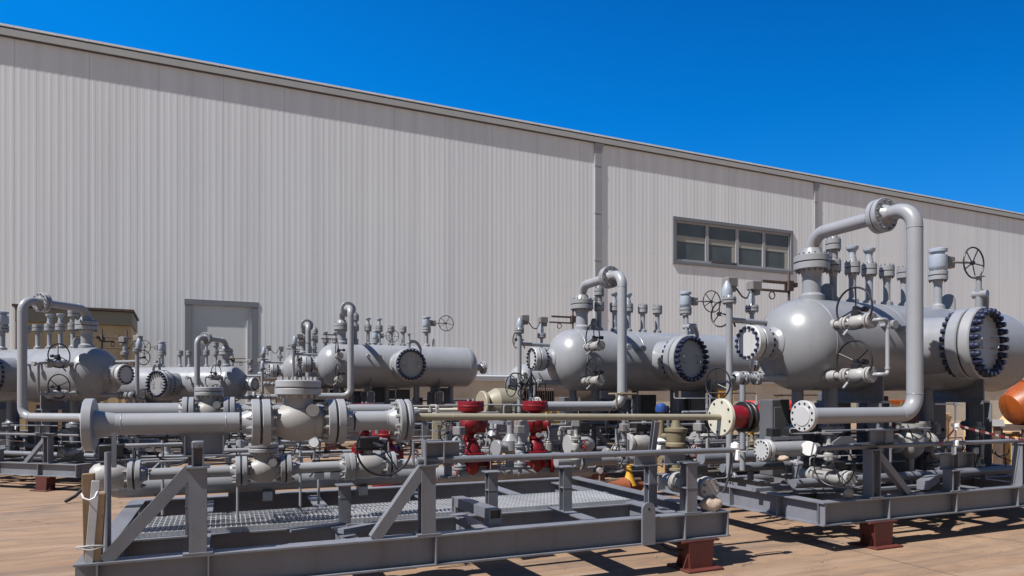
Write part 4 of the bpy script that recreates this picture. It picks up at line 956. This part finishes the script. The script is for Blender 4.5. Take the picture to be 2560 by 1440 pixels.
m = MB().tube([(2.2, 10.45, .42), (5.9, 10.45, .42)], .15, 28); m.torus((3.1, 10.45, .42), (1, 0, 0), .15, .005); m.torus((4.5, 10.45, .42), (1, 0, 0), .15, .005); obj('pipe', m, PIPE, t)
m = MB()
for u in (2.5, 3.4, 4.3, 5.3): m.box((u, 10.45, .14), (.1, .3, .28))
objs('support_leg', m, STEEL, t)
small_bore(t, 33, 40, (2.2, 10.2, .5), (5.8, 11.2, 1.55), (PIPE, SPOOL, CAST, STEEL, BEIGE), 8, 12)
m = MB()
for u, w in ((3.69, 10.4), (4.84, 10.4)): m.rev([(-.1, .09), (0, .09)], (u, w, .5), (0, 0, 1), 20)
objs('branch_pipe', m, PIPE, t)
def gauge_valve(label, loc, rz=0, s=1., mat=PIPE, wheelR=.0):
    t = thing('pressure_regulator', label, 'valve', loc, rz); t.scale = (s, s, s); Z = (0, 0, 1)
    b = MB().rev([(0, .14), (.03, .14), (.035, .07), (.2, .07), (.26, .12), (.4, .125), (.46, .08), (.5, .05), (.75, .05)], (0, 0, 0), Z, 28)
    b.tube([(-.25, 0, .3), (.25, 0, .3)], .07, 18); b.disc((-.25, 0, .3), (1, 0, 0), -.03, .03, .12); b.disc((.25, 0, .3), (1, 0, 0), -.03, .03, .12)
    obj('valve_body', b, mat, t); d = MB().disc((.1, -.16, .55), (.4, -.9, 0), -.03, .03, .17, .01); d.cyl((.08, -.02, .55), (.1, -.14, .55), .03, 10); obj('gauge', d, SPOOL, t)
    k = MB().tube([(0, .05, .7), (.12, 0, .82), (.24, -.05, .6), (.28, -.05, .3)], .012, 6, bend=.1); obj('cable', k, RUBBER, t)
    if wheelR: objs('handwheel', MB().wheel((0, -.02, .78), (.2, -1, .1), wheelR, .011, 3), BLACK, t)
    return t
def on(px, w, z): q = at(px, 1000, w); return (q.x, w, z)
gauge_valve('grey regulator with round gauge between the two red control valves, left one', on(1232, 10.9, .62))
gauge_valve('grey regulator between the two red control valves, right one', on(1276, 10.0, .55), .3, 1.1)
gauge_valve('pale regulator in front of the yellow disc right of the right red control valve', on(1372, 10.9, .5), -.2, .9, CAST)
gauge_valve('grey valve with a wide black handwheel under the middle of the beige pipe', on(1545, 9.7, .45), .1, .95, PIPE, .33)
gauge_valve('dark grey valve with a small black wheel under the left part of the beige pipe', on(1120, 9.6, .5), .2, .85, STEEL, .2)
gauge_valve('grey valve with cables right of the red stub', on(1905, 9.2, .62), .2, 1.0, STEELD)
t = thing('pressure_regulator', 'dusty olive valve with a round belly under the right part of the beige pipe', 'valve', on(1690, 8.3, .6))
m = MB().rev([(0, .1), (.03, .1), (.04, .06), (.3, .065), (.34, .10), (.36, .15), (.40, .15), (.42, .13), (.52, .15), (.56, .15), (.58, .17), (.62, .17), (.64, .08), (.72, .06), (.8, .05)], (0, 0, 0), (0, 0, 1), 30); m.tube([(-.22, .1, .15), (.3, .1, .15)], .06, 16); obj('valve_body', m, OLIVE, t)
obj('blue_cap', MB().rev([(.86, .085), (.91, .09), (.955, .08), (.985, .05), (.995, 0)], (-.05, .3, 0), (0, 0, 1), 24), BLUE, t)
m = MB().cyl((-.05, .3, .4), (-.05, .3, .9), .05, 12); m.tube([(-.05, .3, .5), (0, .05, .5)], .04, 10); objs('stem', m, OLIVE, t)
t = thing('pump_motor', 'small electric motor with white end and blue body on the manifold', 'motor', on(1655, 8.6, .82))
m = MB().cyl((.02, 0, .13), (.24, -.02, .13), .115, 28)
for i in range(12): a = 2*PI*i/12; m.box((.13, .115*math.cos(a), .13+.115*math.sin(a)), (.2, .018, .018), rx=a)
obj('motor_body', m, BLUE, t); m = MB().rev([(-.12, 0), (-.12, .09), (-.10, .115), (.02, .12)], (0, 0, .13), (1, 0, 0), 28); obj('end_cover', m, WHITE, t); objs('foot', MB().box((.08, 0, .01), (.2, .2, .02)), STEEL, t)
# manifold under the right half of the beige pipe
t = thing('manifold', 'grey manifold pipe with black boxed ball valves under the right half of the beige pipe', 'pipe', (0, 0, 0))
a, b = at(1390, 1120, 8.9), at(1860, 1120, 8.9)
m = MB().tube([(a.x, 8.9, .74), (b.x, 8.9, .74)], .085, 24)
for u in (a.x+.4, a.x+1.1, b.x-.6): m.flange((u, 8.9, .74), (1, 0, 0), .15, .085, .035, 8)
obj('pipe', m, FL, t); m = MB()
for u in (a.x+.3, b.x-.3): m.hb((u, 8.9, 0), (u, 8.9, .66), .12, .12)
objs('support_leg', m, STEEL, t)
small_bore(t, 5, 44, (5.4, 8.4, .45), (9.3, 9.6, 1.75), (PIPE, STEEL, SPOOL, OLIVE, BROWN, BLACK), 9, 16)
for px in (1452, 1600, 1765):
    bv = ball_valve(t, at(px, 1100, 8.9).x, 8.9, .98, 1.15); q = at(px, 1100, 8.9).x
    objs('riser', MB().cyl((q, 8.9, .8), (q, 8.9, .9), .05, 14).box((q-.16, 8.88, 1.17), (.1, .1, .06)), CAST, bv)
# beige motor with fins, on a frame
p = at(1278, 990, 14.6)
t = thing('electric_motor', 'beige finned motor with a grey terminal box behind the right red control valve', 'motor', (p.x, 14.6, 0), .1)
m = MB().cyl((-.42, 0, 1.55), (.12, 0, 1.55), .33, 40); m.rev([(-.62, .2), (-.55, .26), (-.42, .33)], (0, 0, 1.55), (1, 0, 0), 36, True); m.disc((-.74, 0, 1.5), (1, 0, 0), -.05, .04, .32, .02)
obj('motor_body', m, BEIGE, t); m = MB()
for i in range(14): m.box((.18+i*.062, 0, 1.55), (.022, .62, .66), ch=.005)
m.box((.58, 0, 1.5), (.85, .5, .5)); objs('fins', m, BROWN, t)
m = MB().box((.02, 0, 2.02), (.26, .24, .2), ch=.015); m.rev([(-.11, .16), (-.07, .2), (-.05, .2)], (.02, 0, 1.97), (0, 0, 1), 20, True); obj('terminal_box', m, STEEL, t)
m = MB()
for x in (-.5, .9):
    for y in (-.25, .25): m.box((x, y, .6), (.09, .09, 1.2))
m.box((.2, 0, 1.21), (1.7, .7, .05)); obj('frame', m, STEEL, t)
t = thing('yellow_disc_valve', 'lit yellow disc on a pipe behind the right red control valve', 'valve', on(1370, 12.2, 1.05))
obj('disc', MB().disc((0, 0, .22), (-.5, -.85, .1), -.03, .04, .26, .02), YELLOW, t); m = MB().cyl((0, .06, -1.05), (0, .06, .22), .05, 12); m.tube([(0, .06, .22), (.5, .1, .22)], .06, 14); obj('pipe', m, PIPE, t)
def cabinet(label, loc, d, rz, mat=TANBOX):
    t = thing('cabinet', label, 'cabinet', loc, rz); m = MB().box((0, 0, d[2]/2), d, ch=.012); obj('body', m, mat, t)
    q = MB(); q.box((-.02*d[0], -d[1]/2-.004, d[2]*.55), (d[0]*.14, .012, d[2]*.5)); q.box((d[0]*.02, -d[1]/2-.004, d[2]*.8), (d[0]*.3, .012, d[2]*.06)); obj('dark_slot', q, BROWN, t)
    q = MB().box((d[0]*.3, -d[1]/2-.01, d[2]*.5), (.03, .02, .08)); q.box((0, 0, d[2]+.006), (d[0]*1.04, d[1]*1.04, .012)); obj('handle', q, mat, t)
cabinet('lit tan cabinet with a dark slot between the two red control valves', on(1255, 11.6, 0.12), (.46, .3, .5), -.7)
cabinet('lit tan cabinet with a dark slot standing behind the foreground skid end post', on(1640, 9.75, .28), (.34, .3, .58), -.7)
cabinet('small yellowed cabinet below the left end of the beige pipe', on(1098, 12., .72), (.26, .24, .55), -.3, BEIGE)
# storage vessel behind
t = thing('storage_tank', 'pale domed storage tank peeking out left of the beige-pipe vessel', 'tank', (8.1, 17.2, 0))
pr = [(-.85+.4*(1-math.cos(PI/2*i/14)), .46*math.sin(PI/2*i/14)) for i in range(15)]+[(1.9+.4*math.sin(PI/2*i/12), .46*math.cos(PI/2*i/12)) for i in range(13)]; pr[0] = (pr[0][0], 0); pr[-1] = (pr[-1][0], 0)
obj('shell', MB().rev(pr, (0, 0, 2.12), (1, 0, 0), 64), SPOOL, t); m = MB()
for x in (-.1, 1.6): m.box((x, 0, .85), (.16, .7, 1.7))
objs('support_leg', m, STEEL, t)
# tubing bundles in front of the tank
t = thing('instrument_stand', 'black cable bundle and wheel hanging under the bolted nozzle of the beige-pipe vessel', 'instrument', (*on(1325, 12.0, 0)[:2], 0))
m = MB(); rnd = random.Random(4)
for i in range(9):
    x = rnd.uniform(-.25, .25); m.tube([(x, rnd.uniform(-.1, .1), 2.15), (x+rnd.uniform(-.15, .15), -.05, 1.95), (x+rnd.uniform(-.2, .2), .0, 1.75), (rnd.uniform(-.1, .1), 0, 1.55)], .012, 6, bend=.08)
obj('cable', m, RUBBER, t); objs('handwheel', MB().wheel((-.2, -.05, 1.98), (.3, -.8, .9), .24, .013, 3), BLACK, t); m = MB().cyl((0, 0, 0), (0, 0, 2.2), .04, 12); m.box((.05, 0, 1.6), (.16, .12, .14), ch=.01); obj('post', m, STEEL, t)

for k, (px, w, z0, lab, mt) in enumerate(((1880, 8.0, .6, 'brass coloured valve tree behind the strainer barrel', OLIVE), (1965, 8.6, .7, 'olive actuator on a stem right of the strainer white cap', OLIVE), (1440, 8.6, .7, 'pale small valve tree left of the blue motor under the beige pipe', CAST), (1300, 8.9, .6, 'grey small valve tree right of the second red valve base', PIPE), (1150, 8.9, .6, 'grey small valve tree left of the first red valve base', PIPE), (2072, 6.7, .62, 'grey small valve tree right of the strainer white cap on the near right skid', CAST), (2105, 7.3, .8, 'grey small valve tree under the dome of the near right vessel', STEEL), (2338, 6.5, .6, 'grey small valve tree right of the bellied valve on the near right skid', PIPE), (2445, 6.2, .6, 'small valve tree near the barrier tape on the near right skid', CAST), (1560, 8.5, .62, 'dark wheel valve tree in front of the manifold middle', STEEL), (1745, 8.2, .62, 'grey valve tree left of the cream flange below the beige pipe', PIPE))):
    t = thing('valve_tree', lab, 'valve', on(px, w, z0), k*.5); Z = (0, 0, 1)
    m = MB().cyl((0, 0, 0), (0, 0, .55), .03, 14); m.flange((0, 0, .12), Z, .085, .03, .025, 8, br=.009); m.flange((0, 0, .40), Z, .075, .03, .022, 8, br=.009); m.rev([(.2, .03), (.23, .065), (.31, .065), (.34, .03)], (0, 0, 0), Z, 18); m.tube([(-.14, 0, .27), (.16, 0, .27), (.16, 0, .45)], .022, 12, bend=.04)
    obj('valve_body', m, [mt, GASK, BOLT], t); obj('handwheel', MB().wheel((0, -.13, .28), (.2, -1, .1), .09, .007, 4, .02), BLACK if k % 2 else DRED, t)
    m = MB().box((.02, 0, .62), (.15, .12, .12), ch=.012); m.cyl((.02, 0, .68), (.02, 0, .74), .035, 12); obj('actuator', m, BOXG if mt is not OLIVE else mt, t)
    obj('cable', MB().tube([(.08, 0, .64), (.2, -.04, .6), (.24, -.05, .3), (.1, -.1, .05)], .009, 6, bend=.1), RUBBER, t)

# floor-level pipes and clutter between the foreground skid and the next ones
for k, (px0, px1, w, z, r, mt, lab) in enumerate((
        (1000, 1300, 9.2, .34, .06, PIPE, 'grey pipe resting on the ground behind the foreground skid, left of the tan cabinet'),
        (1390, 1600, 9.6, .30, .045, BROWN, 'brown pipe length lying behind the foreground skid below the manifold'),
        (1080, 1420, 13.6, .5, .11, PIPE, 'thick grey pipe lying far behind the red control valves'),
        (1040, 1180, 11.6, 1.45, .035, CREAM, 'short cream tube at the height of the left red valve cap'),
        (1830, 2000, 8.4, .40, .075, STEEL, 'dark pipe lying between the two near skids'))):
    p0, p1 = at(px0, 1000, w), at(px1, 1000, w)
    t = thing('pipe_length', lab, 'pipe', (0, 0, 0)); m = MB().tube([(p0.x, w, z), (p1.x, w, z)], r, 20); m.disc((p0.x, w, z), (1, 0, 0), -.03, .02, r*1.7); obj('pipe', m, mt, t)
    m = MB()
    for f in (.15, .85): x = p0.x+(p1.x-p0.x)*f; m.box((x, w, (z-r)/2), (.09, .16 if z < 1 else .05, z-r))
    objs('support_leg', m, STEEL, t)
p = at(1560, 1190, 9.3)
t = thing('old_valve', 'rusty orange and yellow valve lying on the ground behind the walkway', 'valve', (p.x, 9.3, .25))
m = MB().rev([(-.3, .1), (-.12, .11), (0, .15), (.15, .1), (.35, .09)], (0, 0, 0), (1, .2, 0), 24, True); obj('valve_body', m, paint('rust_orange', (.22, .06, .02), .7, .25, .3), t)
m = MB().rev([(0, .12), (.1, .08), (.2, .05), (.36, .04)], (.1, 0, .02), (0, 0, 1), 18, True); m.torus((.1, 0, .36), (0, 0, 1), .12, .015, 24, 6); obj('bonnet', m, YELLOW, t)
objs('foot', MB().box((0, 0, -.17), (.5, .16, .14)), WOOD, t)

# under the near right vessel: red cabinet and bellied valve
p = at(2245, 1066, 7.3)
t = thing('red_cabinet', 'dark red cabinet below the elbow of the big loop pipe', 'cabinet', (p.x, 7.3, .55))
m = MB().box((0, 0, .68), (.66, .3, .4), ch=.01); obj('body', m, DRED, t); m = MB().box((0, 0, .24), (.5, .2, .48)); obj('plinth', m, STEELD, t); m = MB().box((.1, -.155, .55), (.24, .012, .05)); obj('label_plate', m, CLOTH, t)
p = at(2278, 1120, 6.35)
t = thing('bellied_valve', 'dusty grey bellied valve under the red cabinet of the near right skid', 'valve', (p.x, 6.35, .57))
m = MB().rev([(0, .08), (.02, .08), (.03, .03), (.28, .035), (.32, .09), (.38, .145), (.48, .17), (.58, .155), (.66, .11), (.70, .17), (.76, .17)], (0, 0, 0), (0, 0, 1), 30); m.tube([(-.4, 0, .5), (.45, 0, .5)], .075, 18); m.disc((-.3, 0, .5), (1, 0, 0), -.03, .03, .13); m.disc((.33, 0, .5), (1, 0, 0), -.03, .03, .13); obj('valve_body', m, CAST, t)
m = MB().tube([(-.2, -.1, .75), (-.24, -.18, .62), (-.1, -.2, .55), (.05, -.19, .68), (.16, -.17, .6), (.2, -.1, .45)], .009, 6, bend=.06); obj('cable', m, RUBBER, t)
m = MB().box((.3, .05, .68), (.16, .12, .2), ch=.01); m.cyl((-.27, -.02, .7), (-.27, -.02, .82), .035, 12); objs('fitting', m, BOXG, t)
# tape post and tape
t = thing('tape_post', 'thin rod with a cross bar clamped on the near right handrail', 'rod', (8.13, WF-.03, 0))
m = MB().cyl((0, 0, 1.02), (0, 0, 1.60), .010, 10); m.tube([(-.36, 0, 1.605), (.1, 0, 1.60)], .009, 8); m.box((0, 0, 1.60), (.05, .03, .035)); obj('rod', m, GALV, t); m = MB().cyl((0, 0, 1.33), (0, 0, 1.37), .045, 12); m.cyl((0, 0, 1.29), (0, 0, 1.33), .03, 12); m.box((0, .01, 1.13), (.05, .08, .07), ch=.01); m.box((-.02, .01, 1.04), (.04, .05, .1), ch=.01); objs('clamp', m, WHITE, t)
m = MB(); pts = [(8.14, WF-.05, 1.35), (8.5, WF-.05, 1.275), (9.0, WF-.05, 1.19), (9.4, WF-.05, 1.14), (9.9, WF-.04, 1.17)]
def ribbon(mb, pts, h, tk=.003):
    for i in range(len(pts)-1):
        a, b = V(pts[i]), V(pts[i+1]); n = 8
        for k in range(n):
            p, q = a.lerp(b, k/n), a.lerp(b, (k+1)/n); o = V((0, tk, 0)); u = V((0, 0, h/2))
            mb.add([p-u, q-u, q+u, p+u, p-u+o, q-u+o, q+u+o, p+u+o], [(0, 1, 2, 3), (7, 6, 5, 4), (0, 4, 5, 1), (3, 2, 6, 7)])
ribbon(m, pts, .026); ribbon(m, [(8.12, WF-.05, 1.33), (7.95, WF-.05, 1.2), (7.82, WF-.06, 1.12)], .03)
tag(obj('barrier_tape', m, TAPE), 'red and white barrier tape strung along the near right handrail', 'tape')

# ------------------------------------------------------------------ far right yard
def atd(px, py, d):
    t = (px-1280)/FOC; c, s = math.cos(TH), math.sin(TH); return V((d*(c+s*t), d*(s-c*t), HC-(py-HY)/FOC*d))
p = atd(2588, 1000, 15.5)
t = thing('mixer_drum', 'orange mixer drum on a frame at the right edge', 'mixer', (p.x, p.y, 0), -.5)
m = MB().rev([(-.75, .22), (-.7, .36), (-.25, .55), (.3, .55), (.8, .36), (.86, .3)], (.1, 0, 1.62), (1, .1, .35), 40, True)
for f in (-.26, .3): m.torus(V((.1, 0, 1.62))+V((1, .1, .35)).normalized()*f, (1, .1, .35), .555, .025, 40, 8)
obj('drum', m, ORANGE, t); m = MB()
for x in (-.5, .8):
    for y in (-.45, .45): m.box((x, y, .5), (.09, .09, 1.0))
m.box((.15, 0, 1.0), (1.6, 1.05, .08)); m.box((.7, 0, 1.25), (.3, .5, .5)); obj('frame', m, BROWN, t)
for k, (px, d, lab) in enumerate(((2538, 14.2, 'yellow bollard at the right edge of the yard'),)):
    p = atd(px, 1000, d); t = thing('bollard', lab, 'bollard', (p.x, p.y, 0)); m = MB().rev([(0, .075), (.8, .075), (.84, .06), (.855, 0)], (0, 0, 0), (0, 0, 1), 20); obj('post', m, YELLOW, t); obj('base_plate', MB().box((0, 0, .01), (.26, .26, .02)), YELLOW, t)
p = atd(2492, 1000, 13.6); t = thing('sign_stand', 'dark post with a tilted pale plate in the right yard', 'stand', (p.x, p.y, 0), -.7); obj('post', MB().box((0, 0, .55), (.1, .1, 1.1)), BROWN, t); obj('plate', MB().box((0, -.05, 1.16), (.22, .02, .16), rx=-.6), BOXG, t)
p = atd(2525, 1000, 17.5); t = thing('pipe_stand', 'white T shaped pipe stand carrying a tan cone in the right yard', 'stand', (p.x, p.y, 0), -.4); m = MB().box((0, 0, .4), (.12, .08, .8)); m.box((0, 0, .86), (.6, .12, .1)); obj('tee', m, WHITE, t); objs('cone', MB().rev([(.92, .34), (1.0, .3), (1.3, .08), (1.34, 0)], (0, 0, 0), (0, 0, 1), 24, True), TANBOX, t)
for k, (px, d, w, h, z, lab, mt) in enumerate(((2478, 16.5, .9, .85, 0, 'tan wedge crate in the right yard behind the skid column', TANBOX), (2232, 18., .9, 1.6, 0, 'tall orange crate seen between the legs of the near right vessel', ORANGE), (2300, 20., 1.4, 1.2, 0, 'tan crate stack seen below the near right vessel', TANBOX), (1800, 19, .5, 2.0, 0, 'yellow cabinet seen left of the near right vessel', YELLOW), (1462, 21, 1.6, 1.1, 0, 'brown crate under the loop pipe of the beige-pipe vessel', BROWN))):
    p = atd(px, 1000, d); t = thing('crate', lab, 'crate', (p.x, p.y, 0), -.3); m = MB().box((0, 0, h/2), (w, .7, h), ch=.015); obj('body', m, mt, t); m = MB()
    for f in (-.4, 0, .4): m.box((f*w, -.36, h/2), (.07, .03, h*.96))
    for f in (.1, .9): m.box((0, -.365, h*f), (w, .03, .08))
    objs('batten', m, WOOD if mt is not YELLOW else YELLOW, t)
p = atd(1935, 1000, 17.5); t = thing('compressor', 'red machine with yellow base seen between the two nearest vessels', 'machine', (p.x, p.y, 0), -.4)
m = MB().box((0, 0, 1.3), (1.5, .8, .55), ch=.06); obj('hood', m, paint('bright_red', (.55, .03, .02), .35, .1, .1), t); m = MB().box((.1, 0, .8), (1.3, .75, .44), ch=.03); obj('base', m, YELLOW, t); m = MB()
for x in (-.5, .5): m.cyl((x, -.42, .3), (x, .42, .3), .3, 24)
obj('wheel', m, RUBBER, t)
for k, (px, d, lab) in enumerate(((2100, 24., 'steel rack of brown bars far behind the near right vessel'), (1500, 27., 'steel rack of brown bars below the loop pipe of the beige-pipe vessel'), (700, 19., 'steel rack of brown bars in front of the plinth left of the broadside vessel'), (400, 17.5, 'steel rack of brown bars behind the left spool end'))):
    p = atd(px, 1000, d); t = thing('bar_rack', lab, 'rack', (p.x, p.y, 0), -.35); m = MB()
    for x in (-1, 0, 1):
        for y in (-.35, .35): m.box((x, y, .6), (.08, .08, 1.2))
    for z in (.35, .8, 1.18): m.box((0, -.35, z), (2.1, .06, .06)); m.box((0, .35, z), (2.1, .06, .06))
    obj('frame', m, STEELD, t); m = MB(); rnd = random.Random(k)
    for i in range(14): y = -.3+.6*rnd.random(); z = rnd.choice((.42, .87, 1.25)); m.cyl((-1.2+rnd.random()*.3, y, z), (1.0+rnd.random()*.3, y, z), .045, 8)
    obj('bars', m, BROWN, t)

# ------------------------------------------------------------------ camera, sun, sky
cam = bpy.data.cameras.new('camera'); co = bpy.data.objects.new('camera', cam); COL.objects.link(co)
co.location = (0, 0, HC); co.rotation_euler = (PI/2, 0, -(PI/2-TH)); cam.sensor_width = 36; cam.lens = 36*FOC/2560; cam.shift_y = (HY-720)/2560; cam.clip_start = .05; cam.clip_end = 2000
scene.camera = co
trav = V((.58, .105, -.80)).normalized()
sl = bpy.data.lights.new('sun', 'SUN'); sl.energy = 5.0; sl.angle = math.radians(.53); sl.color = (1, .968, .92)
so = bpy.data.objects.new('sun', sl); COL.objects.link(so); so.rotation_euler = trav.to_track_quat('-Z', 'Y').to_euler(); so.location = (-20, -10, 40)
w = bpy.data.worlds.new('World'); scene.world = w; w.use_nodes = True; nt = w.node_tree
sky = N(nt, 'ShaderNodeTexSky', sky_type='NISHITA', sun_disc=False, altitude=0, air_density=1.0, dust_density=.2, ozone_density=4.0)
sky.sun_elevation = math.asin(-trav.z); sky.sun_rotation = math.atan2(-trav.x, -trav.y)
hs = N(nt, 'ShaderNodeHueSaturation', i_Hue=.475, i_Saturation=1.45, i_Value=.9); L(nt, sky.outputs[0], hs.inputs['Color'])
gn = N(nt, 'ShaderNodeTexCoord'); gd = N(nt, 'ShaderNodeVectorMath', operation='DOT_PRODUCT'); L(nt, gn.outputs['Generated'], gd.inputs[0]); gd.inputs[1].default_value = (.23, -.10, 1)
gm = N(nt, 'ShaderNodeMapRange', i_1=.30, i_2=.62); L(nt, gd.outputs['Value'], gm.inputs[0])
az = mixc(nt, gm.outputs[0], (.01, 1.14, 4.65), (.01, .34, 2.35))    # deepens upwards and away from the sun
deep = mixc(nt, .74, hs.outputs[0], az)
# unseen sky behind the viewer is set paler, to shed less blue light
pale = N(nt, 'ShaderNodeHueSaturation', i_Hue=.49, i_Saturation=.85, i_Value=.36); L(nt, sky.outputs[0], pale.inputs['Color'])
gen = N(nt, 'ShaderNodeTexCoord'); dt = N(nt, 'ShaderNodeVectorMath', operation='DOT_PRODUCT'); L(nt, gen.outputs['Generated'], dt.inputs[0]); dt.inputs[1].default_value = (.3, .95, 0)
mr = N(nt, 'ShaderNodeMapRange', interpolation_type='SMOOTHSTEP', i_1=-.35, i_2=.2); L(nt, dt.outputs['Value'], mr.inputs[0])
deep = mixc(nt, mr.outputs[0], pale.outputs[0], deep)
bg = nt.nodes['Background']; L(nt, deep, bg.inputs[0]); bg.inputs[1].default_value = .12
vs = scene.view_settings; vs.view_transform = 'Standard'; vs.look = 'None'; vs.exposure = .58; vs.gamma = 1; vs.use_curve_mapping = False
scene.cycles.max_bounces = 6; scene.cycles.use_denoising = True
